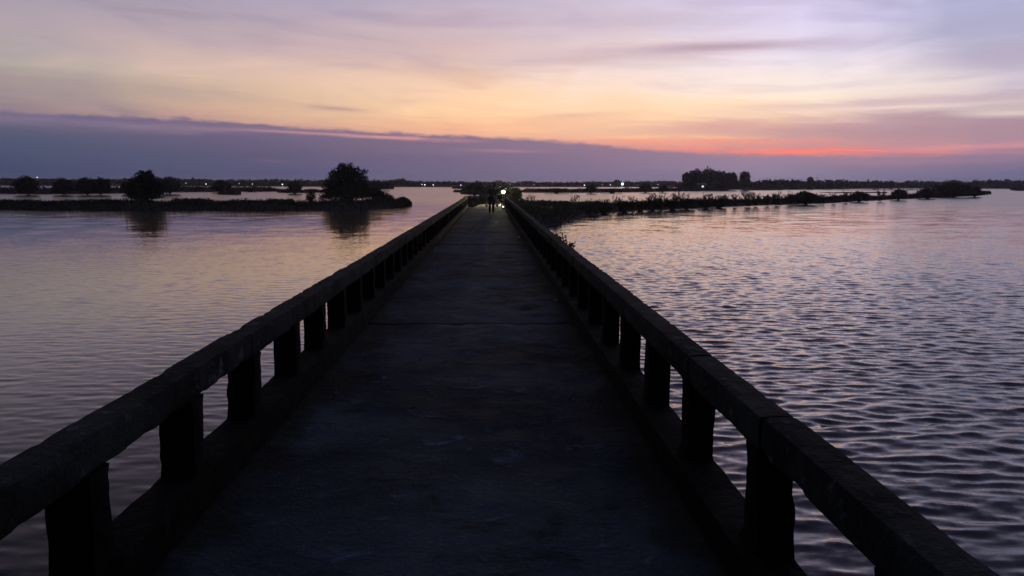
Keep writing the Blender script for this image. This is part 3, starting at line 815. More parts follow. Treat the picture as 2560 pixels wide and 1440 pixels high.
# ------------------------------------------------------------------ far shore
WL = [(-400, 463), (0, 463.8), (640, 465.5), (1000, 467), (1250, 467.4), (1600, 467.4), (1700, 468.5), (1800, 473.5), (1900, 474), (2000, 473.6), (2130, 471.8), (2300, 470.8), (2560, 471.6), (2960, 473)]
TOPY = [(-400, 447), (0, 447), (100, 446.5), (200, 448), (300, 448.5), (380, 447), (480, 446.5), (560, 449), (640, 448.5), (700, 447), (740, 450), (800, 449), (900, 451), (960, 450.5), (1020, 450.5), (1060, 453), (1160, 453), (1300, 453.5), (1400, 454.5), (1500, 453.5), (1540, 453), (1640, 452.5), (1700, 453), (1800, 452), (1900, 450.5), (1960, 449.5), (2050, 451), (2100, 450), (2200, 454), (2330, 452.5), (2450, 452), (2500, 451), (2560, 451.5), (2960, 451)]
def interp(tab, x):
    for (a, b), (c, d) in zip(tab, tab[1:]):
        if x <= c: return b + (d - b) * (x - a) / (c - a)
    return tab[-1][1]
def far_dist(x):
    p = on_z(x, interp(WL, x)); return math.hypot(p.x, p.y)
V = []; Fs = []
xs = np.arange(-400, 2961, 12)
for x in xs:
    p = on_z(float(x), interp(WL, float(x))); d = Vector((p.x, p.y, 0)).normalized()
    j = 5 * nz(x * 0.02, 1.0)
    for dd, z in ((j, -0.3), (j + 3, 0.7), (60, 1.2), (1500, 1.5)):
        q = Vector((p.x, p.y, 0)) + d * dd; V.append((q.x, q.y, z))
Fs = [(r * 4 + c, r * 4 + c + 1, (r + 1) * 4 + c + 1, (r + 1) * 4 + c) for r in range(len(xs) - 1) for c in range(3)]
me = bpy.data.meshes.new('far_shore'); me.from_pydata(V, [], Fs); me.update()
tag(link('far_shore', me, M['mud']), kind='structure')
# continuous distant belt of trees
Pl = []
x = -380.0
while x < 2940:
    D = far_dist(x)
    k = D / F_PX
    top = interp(TOPY, x); hor = 458 + (x - 1280) * 0.0023
    Ht = EYE.z + (hor - top) * k
    Ht *= 1 + 0.22 * nz(x * 0.03, 3.0) + 0.20 * nz(x * 0.09, 7.0) + 0.10 * nz(x * 0.3, 2.0)
    for row in range(2):
        w = random.uniform(2.0, 4.0)
        p0 = at_dist(x + random.uniform(-2, 2), 458, D + 8 + row * 16); hh = max(Ht * random.uniform(0.86, 1.06), 2.5)
        n = int(24 + w * hh * 2.6)
        q = RNG.normal(size=(n, 3)); q /= np.linalg.norm(q, axis=1)[:, None]; q *= (RNG.random(n) ** 0.4)[:, None]
        q = q * np.array([w, w, hh * 0.5]) + np.array([p0.x, p0.y, hh * 0.5])
        Pl.append(q)
        m_ = int(n * 0.7); Pl.append(np.stack([p0.x + RNG.normal(size=m_) * w, p0.y + RNG.normal(size=m_) * 2, RNG.random(m_) * hh * 0.7], 1))
    x += 1.0 / k * 2.0
Pl = np.concatenate(Pl)
V, Fg = leaves(Pl, 1.5)
tag(link('far_treeline', np_mesh('far_treeline', V, Fg), M['leaf']), kind='stuff')

# ------------------------------------------------------------------ trees and shrubs
def crown_points(lobes, n):
    vol = np.array([l[3] * l[4] * l[5] for l in lobes]) ** 0.8; vol /= vol.sum()
    out = []
    for l, v in zip(lobes, vol):
        m = max(8, int(n * v))
        q = RNG.normal(size=(m, 3)); q /= np.linalg.norm(q, axis=1)[:, None]
        rr = RNG.random(m) ** 0.42
        # ragged outline: clumps stick out
        c = np.array([0.80 + 0.5 * nz(a[0] * 2.6 + l[0], a[1] * 2.6, a[2] * 2.6 + l[2]) for a in q]) 
        q = q * (rr * (c + 0.1 * RNG.random(m)))[:, None]
        out.append(q * np.array(l[3:6]) + np.array(l[:3]))
    return np.concatenate(out)
def tree(name, label, cat, base, lobes, n, leaf, trunk_r, group=None, mat='leaf', trunks=1, twigs=0, extra=None):
    root = empty(name, base)
    tag(root, label, cat, group)
    P = crown_points(lobes, n)
    if extra is not None: P = np.concatenate([P, extra])
    P = P[P[:, 2] > 0.02]
    V, Fg = leaves(P, leaf)
    link('crown', np_mesh('crown', V, Fg), M[mat], root)
    t = MB()
    for k in range(trunks):
        b = Vector((random.uniform(-0.3, 0.3) * (trunks > 1), random.uniform(-0.3, 0.3) * (trunks > 1), -0.3))
        for l in lobes[:6]:
            e = Vector(l[:3]); m = b.lerp(e, 0.5) + Vector((random.uniform(-.15, .15) * l[3], random.uniform(-.15, .15) * l[3], 0.05 * l[5]))
            t.tube([b, b.lerp(m, 0.5) * 1.0, m, e], [trunk_r, trunk_r * 0.75, trunk_r * 0.5, trunk_r * 0.2], 5)
    for k in range(twigs):
        l = random.choice(lobes); q = Vector((random.gauss(0, 1), random.gauss(0, 1), abs(random.gauss(0, 1)))).normalized()
        c = Vector(l[:3]); e = c + Vector((q.x * l[3], q.y * l[4], q.z * l[5])) * random.uniform(0.9, 1.15)
        t.tube([c, c.lerp(e, 0.6), e], [trunk_r * 0.25, trunk_r * 0.12, trunk_r * 0.05], 4)
    t.build('trunk', M['bark'], root)
    return root
def px_tree(name, label, cat, cx, half, ytop, ybase, D=None, n=900, leaf=0.3, tr=0.12, group=None, mat='leaf', nl=5, seed=0, shape='dome', trunks=2, z0=0.25, twigs=0, dfac=1.0):
    if 50 <= seed <= 58: shape = 'low'; n = int(n * 1.2)
    """shrub or tree whose outline fills photo columns cx+-half between ytop and ybase, standing at distance D"""
    random.seed(seed * 13 + int(cx))
    if D is None:
        p = on_z(cx, ybase, z0); D = math.hypot(p.x, p.y)
    D += half * D / F_PX * 0.7
    k = D / (F_PX * 1.0) * math.sqrt(1 + ((cx - 1222) / 1868) ** 2) ** 0.0
    base = at_dist(cx, 458, D); base.z = z0
    topz = at_dist(cx, ytop, D).z
    w = half * D / F_PX * (1 / math.sqrt(1 + ((cx - 1280) / 1868) ** 2)) * 1.0
    H = topz - z0
    lobes = []
    if shape == 'dome':
        lobes.append((0, 0, H * 0.45, w * 0.82, w * 0.8 * dfac, H * 0.50)); lobes.append((0, 0, H * 0.2, w * 0.85, w * 0.8, H * 0.24))
        for i in range(nl):
            a = 2 * math.pi * i / nl + random.uniform(-.4, .4); r = w * 0.55
            lobes.append((r * math.cos(a), r * math.sin(a) * dfac, H * random.uniform(0.3, 0.52), w * 0.48, w * 0.48, H * random.uniform(0.30, 0.42)))
        lobes.append((w * random.uniform(-.2, .2), 0, H * 0.72, w * 0.45, w * 0.45, H * 0.30))
    elif shape == 'low':
        for i in range(nl + 2):
            x = -w * 0.8 + 1.6 * w * i / (nl + 1)
            lobes.append((x, random.uniform(-.3, .3) * w, H * 0.35, w * 0.34, w * 0.4, H * random.uniform(0.42, 0.66)))
    elif shape == 'ball':
        lobes.append((0, 0, H * 0.66, w * 0.9, w * 0.9, H * 0.34))
        lobes.append((-w * 0.4, 0, H * 0.4, w * 0.55, w * 0.6, H * 0.38)); lobes.append((w * 0.45, 0, H * 0.42, w * 0.5, w * 0.6, H * 0.38))
        lobes.append((0, 0, H * 0.2, w * 0.6, w * 0.6, H * 0.24))
    return tree(name, label, cat, base, lobes, n, leaf, tr, group, mat, trunks, twigs)

# the big tree on the near left bank
pb = on_z(866, 503, 0.4); D = math.hypot(pb.x, pb.y); u = D / F_PX
def L_(px, py, hw, hh, dep=None):   # lobe from photo pixels around the tree
    c = at_dist(px, py, D); 
    return (c.x - pb.x, random.uniform(-.4, .4) + (c.y - pb.y) * 0.0, c.z - 0.4, hw * u, (dep or hw) * u, hh * u)
big = [L_(866, 446, 48, 34), L_(864, 427, 28, 20), L_(888, 436, 28, 22), L_(838, 440, 24, 20), L_(828, 462, 28, 26), L_(905, 464, 26, 22), L_(868, 480, 62, 26), L_(822, 486, 26, 16), L_(908, 484, 34, 16), L_(912, 430, 10, 10), L_(926, 480, 30, 20), L_(950, 490, 30, 14), L_(834, 474, 24, 24), L_(904, 448, 22, 18), L_(806, 494, 14, 10), L_(855, 414, 12, 8), L_(876, 413, 9, 7)]
tree('tree', 'large dark bushy tree standing alone near the tip of the left bank', 'tree', Vector((pb.x, pb.y, 0.4)), big, 15000, 0.24, 0.16, trunks=2, twigs=60)
px_tree('shrub', 'low rounded bush hugging the right foot of the large bank tree', 'shrub', 946, 22, 471, 507, n=2200, leaf=0.2, seed=1, group='shrubs on the left bank')
px_tree('shrub', 'low thin bush nearest the water tip of the left bank', 'shrub', 972, 14, 482, 508, n=700, leaf=0.18, seed=2, twigs=20)
px_tree('shrub', 'small sparse sapling just left of the large bank tree', 'sapling', 775, 16, 474, 505, n=420, leaf=0.22, seed=3, twigs=30)
px_tree('shrub', 'flat leafy bump of shrub between the sapling and the round bank tree', 'shrub', 700, 34, 494, 508, n=900, leaf=0.2, seed=4, shape='low')
# the round tree on the left bank
pb = on_z(364, 506, 0.4); D = math.hypot(pb.x, pb.y); u = D / F_PX
rnd = [L_(366, 458, 42, 24), L_(362, 440, 24, 13), L_(378, 438, 14, 12), L_(340, 462, 26, 20), L_(392, 464, 24, 20), L_(363, 478, 50, 18), L_(330, 478, 20, 14), L_(398, 480, 18, 14), L_(364, 492, 46, 8), L_(355, 430, 8, 5), L_(380, 429, 6, 5)]
tree('tree', 'round dark tree on the left bank, left of the large bushy one', 'tree', Vector((pb.x, pb.y, 0.4)), rnd, 9500, 0.24, 0.14, trunks=2, twigs=40)
px_tree('shrub', 'low mound of leafy shrub just right of the round bank tree', 'shrub', 480, 46, 493, 508, n=2200, leaf=0.2, seed=5, shape='low')
# trees on the second island, left
px_tree('tree', 'dome-shaped tree farthest left on the island behind the left bank', 'tree', 65, 31, 438, 483, n=2600, leaf=0.5, seed=6, z0=0.4)
px_tree('tree', 'smaller rounded tree between the two dome trees on the left island', 'tree', 157, 27, 444, 483, n=2200, leaf=0.5, seed=7, z0=0.4)
px_tree('tree', 'broad twin-domed tree to the right of the small rounded tree on the left island', 'tree', 215, 28, 442, 483, n=2400, leaf=0.5, seed=8, z0=0.4)
px_tree('tree', 'domed tree closing the right end of the left island tree row', 'tree', 250, 26, 442, 483, n=2400, leaf=0.5, seed=9, z0=0.4)
px_tree('tree', 'low tree peeping out behind the right side of the round bank tree', 'tree', 424, 28, 440, 481, n=2200, leaf=0.5, seed=10, z0=0.4)
px_tree('tree', 'low spreading tree hidden behind the left side of the round bank tree', 'tree', 322, 20, 450, 482, n=1200, leaf=0.5, seed=11, z0=0.4)
px_tree('tree', 'squat dark tree on the thin strip of land between the two bank trees', 'tree', 553, 29, 449, 478.5, n=2200, leaf=0.5, seed=12, z0=0.3)
px_tree('tree', 'small tree on the islet just left of the large bank tree', 'tree', 736, 20, 451, 481, n=1600, leaf=0.45, seed=13, z0=0.3)
px_tree('shrub', 'tiny low bush on the thin strip right of the squat tree', 'shrub', 625, 14, 471, 478.4, n=300, leaf=0.4, seed=14, z0=0.2, shape='low')
# behind the big tree
px_tree('tree', 'low spreading tree behind the right edge of the large bank tree', 'tree', 938, 34, 450, 473, n=1800, leaf=0.9, seed=15, z0=0.4, shape='low')
px_tree('tree', 'broad hump of far trees standing above the shore left of the bridge', 'tree', 1000, 26, 445.5, 466, D=640, n=900, leaf=1.6, seed=16, z0=0.8)
# centre island behind the bridge end
px_tree('shrub', 'dark mangrove thicket left of the walking person, beyond the bridge end', 'thicket', 1187, 30, 453, 486, n=4200, leaf=0.4, seed=17, z0=0.3, nl=7, group=None)
px_tree('shrub', 'dark mangrove thicket straight behind the walking person', 'thicket', 1232, 26, 457, 487, n=3000, leaf=0.4, seed=18, z0=0.3)
px_tree('shrub', 'mangrove thicket right of the headlight at the end of its island', 'thicket', 1280, 20, 468, 487, n=1800, leaf=0.4, seed=19, z0=0.3)
# vegetation by the headlight
px_tree('shrub', 'leafy dark bush added just right of the motorbike to carry its headlight glow', 'shrub', 1289, 18, 468, 500, D=60.5, n=3000, leaf=0.12, seed=20, z0=1.0, mat='leaf2')  # added bush: its foliage stands in for the halo round the headlight
px_tree('shrub', 'low bush on the dyke right of the motorbike', 'shrub', 1288, 18, 494, 510, D=60, n=1400, leaf=0.12, seed=21, z0=0.8, mat='leaf2')
px_tree('shrub', 'taller narrow bush added between the walking person and the motorbike to carry the headlight glow', 'shrub', 1236, 13, 462, 500, D=60.2, n=2200, leaf=0.12, seed=23, z0=1.0, mat='leaf2')  # second added bush, leaves for the headlight glow on the left
px_tree('shrub', 'wide bush close behind the rider on the dyke', 'shrub', 1264, 30, 456, 498, D=63.5, n=4200, leaf=0.12, seed=24, z0=1.0, mat='leaf2')
px_tree('shrub', 'dim bush on the dyke left of the walking person', 'shrub', 1208, 17, 493, 512, D=58, n=1000, leaf=0.12, seed=22, z0=0.9, mat='leaf2')
# strip island on the right, behind
px_tree('shrub', 'low flat hedge of shrubs on the strip island right of the bridge', 'hedge', 1392, 30, 470, 481, n=2000, leaf=0.45, seed=23, z0=0.3, shape='low')
px_tree('tree', 'small dark tree beside a white lamp on the strip island', 'tree', 1479, 16, 458.5, 481, n=1500, leaf=0.45, seed=24, z0=0.3)
px_tree('shrub', 'low ragged bush right of the small tree on the strip island', 'shrub', 1532, 26, 471, 481, n=900, leaf=0.45, seed=25, z0=0.3, shape='low')
px_tree('tree', 'low dark tree in front of the far shore, left of the tall grove', 'tree', 1614, 16, 457, 479, n=1400, leaf=0.5, seed=26, z0=0.3)
px_tree('shrub', 'small mound-like bush between the low dark tree and the tall grove', 'shrub', 1658, 14, 463, 479, n=900, leaf=0.45, seed=27, z0=0.3)
# the tall grove
for i, (cx, hw, yt, sh, lab) in enumerate([
        (1720, 17, 430, 'ball', 'leftmost rounded tree of the tall grove on the right'),
        (1741, 22, 421, 'ball', 'second tree from the left in the tall grove, with a bulging crown'),
        (1771, 25, 418.5, 'ball', 'tallest tree in the middle of the tall grove on the right'),
        (1800, 22, 423.5, 'ball', 'broad tree just right of the tallest one in the grove'),
        (1827, 19, 429, 'ball', 'rightmost sloping tree of the tall grove')]):
    px_tree('grove_tree', lab, 'tree', cx, hw, yt, 474, D=322 + i % 3 * 4, n=2600, leaf=0.85, seed=30 + i, z0=0.5, shape=sh, group='trees of the tall grove')
px_tree('grove_tree', 'separate round-headed tree standing right of the tall grove', 'tree', 1862, 15, 426, 474, D=326, n=2000, leaf=0.8, seed=37, z0=0.5, shape='ball')
px_tree('shrub', 'dark undergrowth along the foot of the tall grove', 'undergrowth', 1765, 70, 456, 476, D=318, n=3500, leaf=0.8, seed=38, z0=0.4, shape='low', nl=8)
# taller individuals in the far belt
px_tree('far_tree', 'pointed tree rising from the far shore beside the bright bluish light', 'tree', 1542, 9, 446.5, 466, D=600, n=400, leaf=1.3, seed=40, z0=0.8)
px_tree('far_tree', 'square-topped tree rising above the far belt right of the grove', 'tree', 2026, 10, 440.5, 470, D=405, n=900, leaf=0.9, seed=41, z0=0.8, shape='ball')
px_tree('far_tree', 'twin-topped tree in the far belt, left of the right-hand shrub mass', 'tree', 2191, 11, 449, 470, D=470, n=500, leaf=1.2, seed=42, z0=0.8)
px_tree('far_tree', 'small pointed tree in the far belt just right of the twin-topped one', 'tree', 2228, 6, 450.5, 470, D=480, n=250, leaf=1.1, seed=43, z0=0.8)
px_tree('far_tree', 'broad low tree in the far belt left of the square-topped one', 'tree', 1996, 14, 448, 470, D=400, n=700, leaf=1.0, seed=44, z0=0.8)
# right bank: leafy lumps
for i, (cx, hw, yt, yb, D0, n, lab) in enumerate([
        (1465, 30, 503, 528, None, 2200, 'first leafy bush on the right bank, below the tall twiggy stem'),
        (1512, 20, 510, 526, None, 900, 'small low bush on the right bank right of the first leafy bush'),
        (1566, 20, 500, 523, None, 1500, 'dark rounded bush on the right bank, third along from the bridge'),
        (1606, 16, 498, 521, None, 1300, 'compact upright bush on the right bank, fourth along'),
        (1640, 18, 495, 519, None, 1500, 'tall dark bush on the right bank in the middle of the twigs'),
        (1678, 18, 494, 518, None, 1400, 'dark bush with twigs above it, sixth along the right bank'),
        (1718, 18, 492, 516, None, 1500, 'pointed leafy bush on the right bank before the gap'),
        (1765, 16, 498, 515, None, 900, 'low bush on the right bank just after the gap'),
        (1800, 18, 497, 513, None, 700, 'flat bush on the right bank left of the dense twig thicket'),
        (2014, 34, 476, 506, None, 2800, 'dark leafy mass standing high on the middle of the right bank'),
        (2150, 24, 478, 500, None, 1500, 'low rounded bush on the right bank beyond the dark leafy mass'),
        (2250, 22, 472, 496, None, 1600, 'bush on the right bank just before the large mass at its end'),
        (2385, 58, 453, 490, None, 6500, 'large domed shrub mass near the far tip of the right bank'),
        (2440, 20, 466, 489, None, 1500, 'lower shrub sloping down to the tip of the right bank'),
        (2320, 26, 468, 493, None, 1800, 'mid-height shrub joining the large mass on its left')]):
    px_tree('shrub', lab, 'shrub', cx, hw, yt, yb, D0, n=n, leaf=0.16 if cx < 1900 else 0.32, seed=50 + i, z0=0.3, mat='leaf2', twigs=12, group='shrubs along the right bank')

def twiggy(label, cx, ytop, ybase, n, spread, seed, leafy=0.0, tall=False, lr=0.022):
    random.seed(seed)
    base = on_z(cx, ybase, 0.3); D = math.hypot(base.x, base.y)
    H = at_dist(cx, ytop, D).z - 0.3
    root = empty('twiggy_shrub', base); tag(root, label, 'shrub', 'bare twiggy shrubs along the right bank')
    t = MB(); P = []
    sc = D / 60.0
    for i in range(n):
        a = random.uniform(0, 2 * math.pi); r = spread * random.uniform(0.1, 1.0)
        h = H * random.uniform(0.55, 1.0)
        b = Vector((random.uniform(-.3, .3) * spread, random.uniform(-.3, .3) * spread, -0.2))
        e = Vector((r * math.cos(a), r * math.sin(a) * 0.6, h)); m = b.lerp(e, 0.5) + Vector((random.uniform(-.1, .1), random.uniform(-.1, .1), 0.08 * h))
        rr = lr * sc ** 0.7
        t.tube([b, m, e], [rr, rr * 0.7, rr * 0.45], 3)
        for k in range(random.randint(2, 5)):
            s = m.lerp(e, random.random()); q = s + Vector((random.uniform(-.28, .28), random.uniform(-.28, .28), random.uniform(0.05, 0.4))) * H * 0.55
            t.tube([s, q], [rr * 0.6, rr * 0.35], 3, cap=False)
            for _ in range(int(leafy * 5) + 1): P.append(s.lerp(q, random.uniform(0.4, 1.1)) + Vector((random.gauss(0, .04), random.gauss(0, .04), random.gauss(0, .04))) * sc)
    t.build('stems', M['twig'], root)
    V, Fg = leaves(np.array(P), 0.11 * sc)
    link('leaves', np_mesh('leaves', V, Fg), M['twig'], root)
    return root
tw = [(1438, 484, 522, 9, 1.0, 0.7, 'tall forked twiggy stem standing alone above the first leafy bush'),
      (1333, 484, 514, 7, 0.5, 0.1, 'group of upright thin stems on the bank nearest the bridge end'),
      (1318, 486, 512, 5, 0.5, 0.1, 'faint thin stems beside the bridge end, left of the upright group'),
      (1356, 500, 520, 5, 0.25, 1.0, 'little leafy upright stem on the near right bank'),
      (1376, 494, 520, 4, 0.6, 0.1, 'V-shaped pair of bent stems on the near right bank'),
      (1487, 498, 524, 10, 0.7, 0.5, 'short twigs right of the tall forked stem'),
      (1512, 497, 523, 10, 0.7, 0.5, 'thin twigs over the small low bush'),
      (1552, 490, 522, 16, 1.2, 0.5, 'leaning fan of twigs above the third bush'),
      (1582, 493, 521, 14, 1.0, 0.4, 'fine twigs between the third and fourth bushes'),
      (1625, 484, 519, 20, 1.2, 0.6, 'tall reddish twigs rising over the compact upright bush'),
      (1650, 482, 518, 18, 1.0, 0.5, 'tallest brush of twigs in the first half of the right bank'),
      (1690, 482, 517, 22, 1.2, 0.6, 'spreading twigs over the sixth bush'),
      (1712, 484, 516, 14, 0.9, 0.4, 'fine twigs beside the pointed leafy bush'),
      (1775, 484, 514, 18, 1.1, 0.5, 'first twig cluster after the gap in the bushes'),
      (1805, 486, 513, 18, 1.0, 0.7, 'dense twig cluster over the flat bush'),
      (1838, 484, 512, 14, 1.0, 0.4, 'thin twig cluster right of the dense one'),
      (1870, 480, 511, 24, 1.2, 0.5, 'tall spray of twigs left of centre on the right bank'),
      (1890, 483, 510, 20, 1.0, 0.7, 'twig thicket touching the tall spray'),
      (1917, 487, 509, 14, 0.8, 0.8, 'short thick twig clump before the open water gap'),
      (1945, 479, 508, 22, 1.2, 0.4, 'wide fan of thin twigs left of the dark leafy mass'),
      (1975, 480, 507, 20, 1.1, 0.5, 'twigs leaning on the left of the dark leafy mass'),
      (2055, 484, 505, 16, 1.2, 0.4, 'thin twigs right of the dark leafy mass'),
      (2085, 482, 504, 14, 1.2, 0.3, 'sparse twigs midway between the leafy mass and the rounded bush'),
      (2115, 480, 502, 14, 1.1, 0.5, 'twigs just left of the low rounded bush'),
      (2200, 474, 499, 14, 1.2, 0.5, 'twigs between the low rounded bush and the last bushes')]
for i, (cx, yt, yb, n, s_, lf, lab) in enumerate(tw):
    twiggy(lab, cx, yt, yb, n, s_ * 0.9, 200 + i, lf)

# weed growing over the right parapet
random.seed(5)
wd = empty('weed', (1.20, 12.3, DECK + 0.40)); tag(wd, 'leafy weed spilling over the outer edge of the right handrail', 'weed')
t = MB(); P = []
for i in range(26):
    e = Vector((random.uniform(0.03, 0.14), random.uniform(-1.3, 1.6), random.uniform(0.16, 0.31))); b = Vector((0.02, e.y * 0.9, -0.1))
    t.tube([b, b.lerp(e, 0.6) + Vector((0.04, 0, 0.03)), e], [0.006, 0.004, 0.003], 4)
    for _ in range(7): P.append(b.lerp(e, random.uniform(0.5, 1.05)) + Vector((random.gauss(0, .02), random.gauss(0, .05), random.gauss(0, .02))))
t.build('stems', M['twig'], wd)
V, Fg = leaves(np.array(P), 0.07); link('leaves', np_mesh('leaves', V, Fg), M['leaf2'], wd)

# ------------------------------------------------------------------ far lamps
M['pole'] = simple('lamp pole', (0.12, 0.12, 0.12), 0.6, 0.1, 4)
def lamp(label, x, y, rad, col, strength, D=None, group='lamps shining along the far shore'):
    if strength < 10: rad *= 0.6; strength *= 0.9
    D = D or far_dist(x) - 4
    p = at_dist(x, y, D)
    root = empty('shore_lamp', (p.x, p.y, 0.4)); tag(root, label, 'lamp', group)
    b = MB(); b.tube([(0, 0, -0.6), (0, 0, p.z - 0.4 - rad)], [0.07, 0.05], 6); b.build('pole', M['pole'], root)
    m = glow('lamp glow', col, strength)
    b = MB(); b.ball((0, 0, p.z - 0.4), rad, 8, 0.8); o = b.build('lamp_head', m, root)
    return root
WH = (0.85, 0.93, 1.0)
lamp('high white lamp above the far shore at the far left', 93, 443.5, 0.55, WH, 4)
lamp('small white lamp on the far shore right of the round bank tree', 465, 458, 0.4, WH, 2.5)
lamp('brighter white lamp on the far shore, left of the squat strip tree', 515, 460, 0.5, WH, 4)
lamp('dim white lamp on the far shore just right of the squat strip tree', 598, 459, 0.4, WH, 2)
lamp('small white lamp right of the dim one behind the thin strip', 631, 460, 0.45, WH, 2.5)
lamp('bright white lamp on the far shore left of the small islet tree', 706, 461, 0.6, WH, 5)
lamp('first of the paired white lamps right of the large bank tree', 1055, 461, 0.45, WH, 3)
lamp('second of the paired white lamps, slightly brighter', 1062, 462, 0.55, WH, 4)
lamp('single white lamp right of the lamp pair', 1083, 462, 0.5, WH, 4)
lamp('white lamp low beside the mangrove thicket left of the person', 1152, 463, 0.5, WH, 3.5)
lamp('faint lamp on the far shore right of the headlight', 1335, 461, 0.35, WH, 1.5)
lamp('warm white lamp left of the small strip island tree', 1461, 463, 0.55, (1, 0.95, 0.8), 4)
lamp('very dim lamp right of the small strip island tree', 1505, 462, 0.3, WH, 1.5)
lamp('white lamp left of the brightest bluish one', 1526, 462, 0.45, WH, 3.5)
lamp('brightest bluish white floodlight on the far shore', 1556, 460, 0.9, (0.45, 0.85, 1.0), 14)
lamp('small warm lamp on the far shore left of the tall grove', 1645, 461, 0.35, (1, 0.9, 0.7), 2)

# hut with a lit opening under the grove
p = at_dist(1754, 468, 314)
hut = empty('hut', (p.x, p.y, 0.45), 0.1); tag(hut, 'tiny dark hut with a warm lit opening at the foot of the tall grove', 'hut')
M['plank'] = simple('hut boards', (0.08, 0.07, 0.06), 0.9, 0.3, 3)
M['tin'] = simple('tin roof', (0.15, 0.15, 0.16), 0.6, 0.3, 2)
b = MB(); b.box(-1.6, 1.6, -1.2, 1.2, 0, 1.9); b.build('wall', M['plank'], hut)
b = MB(); b.v = [(-1.9, -1.5, 1.85), (1.9, -1.5, 1.85), (1.9, 1.5, 1.85), (-1.9, 1.5, 1.85), (-1.9, 0, 2.6), (1.9, 0, 2.6)]; b.f = [(0, 1, 5, 4), (2, 3, 4, 5), (0, 4, 3), (1, 2, 5), (0, 3, 2, 1)]; b.build('roof', M['tin'], hut)
b = MB(); b.box(-0.42, 0.42, -1.24, -1.21, 0.75, 1.45); b.build('window', glow('warm window light', (1.0, 0.72, 0.5), 1.1), hut)

# thin masts on the skyline
for lab, x, yt, D in (('thin guyed mast rising from the far shore left of the tall grove', 1658, 434, 620), ('slender mast on the skyline right of the tall grove', 1940, 441, 420), ('slender mast just right of the square-topped tree', 2043, 436, 420)):
    p = at_dist(x, yt, D)
    r = empty('mast', (p.x, p.y, 0.8)); tag(r, lab, 'mast')
    b = MB(); b.tube([(0, 0, -0.5), (0, 0, p.z - 0.8)], [0.10, 0.05], 5); b.build('pole', M['pole'], r)
    b = MB(); b.box(-0.9, 0.9, -0.05, 0.05, p.z - 2.6, p.z - 2.45); b.build('crossarm', M['pole'], r)

# ------------------------------------------------------------------ people
def skin_figure(name, joints, edges, root_i=0, subd=1):
    """joints: [(pos, radius)] grown with a Skin modifier, returned as an evaluated plain mesh"""
    me = bpy.data.meshes.new(name); me.from_pydata([j[0] for j in joints], edges, []); me.update()
    o = bpy.data.objects.new('tmp', me); COL.objects.link(o)
    o.modifiers.new('skin', 'SKIN')
    for i, j in enumerate(joints):
        r = j[1] if isinstance(j[1], tuple) else (j[1], j[1])
        me.skin_vertices[0].data[i].radius = r
        me.skin_vertices[0].data[i].use_root = (i == root_i)
    s = o.modifiers.new('sub', 'SUBSURF'); s.levels = subd; s.render_levels = subd
    bpy.context.view_layer.update()
    dg = bpy.context.evaluated_depsgraph_get()
    out = bpy.data.meshes.new_from_object(o.evaluated_get(dg)); out.name = name
    bpy.data.objects.remove(o); bpy.data.meshes.remove(me)
    return out
def shell(name, me, test, grow, mat, parent):
    bm = bmesh.new(); bm.from_mesh(me); bm.normal_update()
    for f in [f for f in bm.faces if not test(f.calc_center_median())]: bm.faces.remove(f)
    for v in [v for v in bm.verts if not v.link_faces]: bm.verts.remove(v)
    bm.normal_update()
    for v in bm.verts: v.co += v.normal * grow
    m2 = bpy.data.meshes.new(name); bm.to_mesh(m2); bm.free(); m2.materials.clear()
    smooth(m2)
    return link(name, m2, mat, parent)
M['skin'] = simple('skin', (0.24, 0.14, 0.09), 0.6, 0.1, 20)
M['shirt'] = simple('grey brown shirt', (0.08, 0.065, 0.07), 0.85, 0.2, 12)
M['trousers'] = simple('dark trousers', (0.012, 0.012, 0.016), 0.9, 0.2, 12)
M['hair'] = simple('black hair', (0.01, 0.01, 0.01), 0.6, 0.2, 30)
M['jacket'] = simple('dark jacket', (0.04, 0.04, 0.05), 0.8, 0.2, 12)

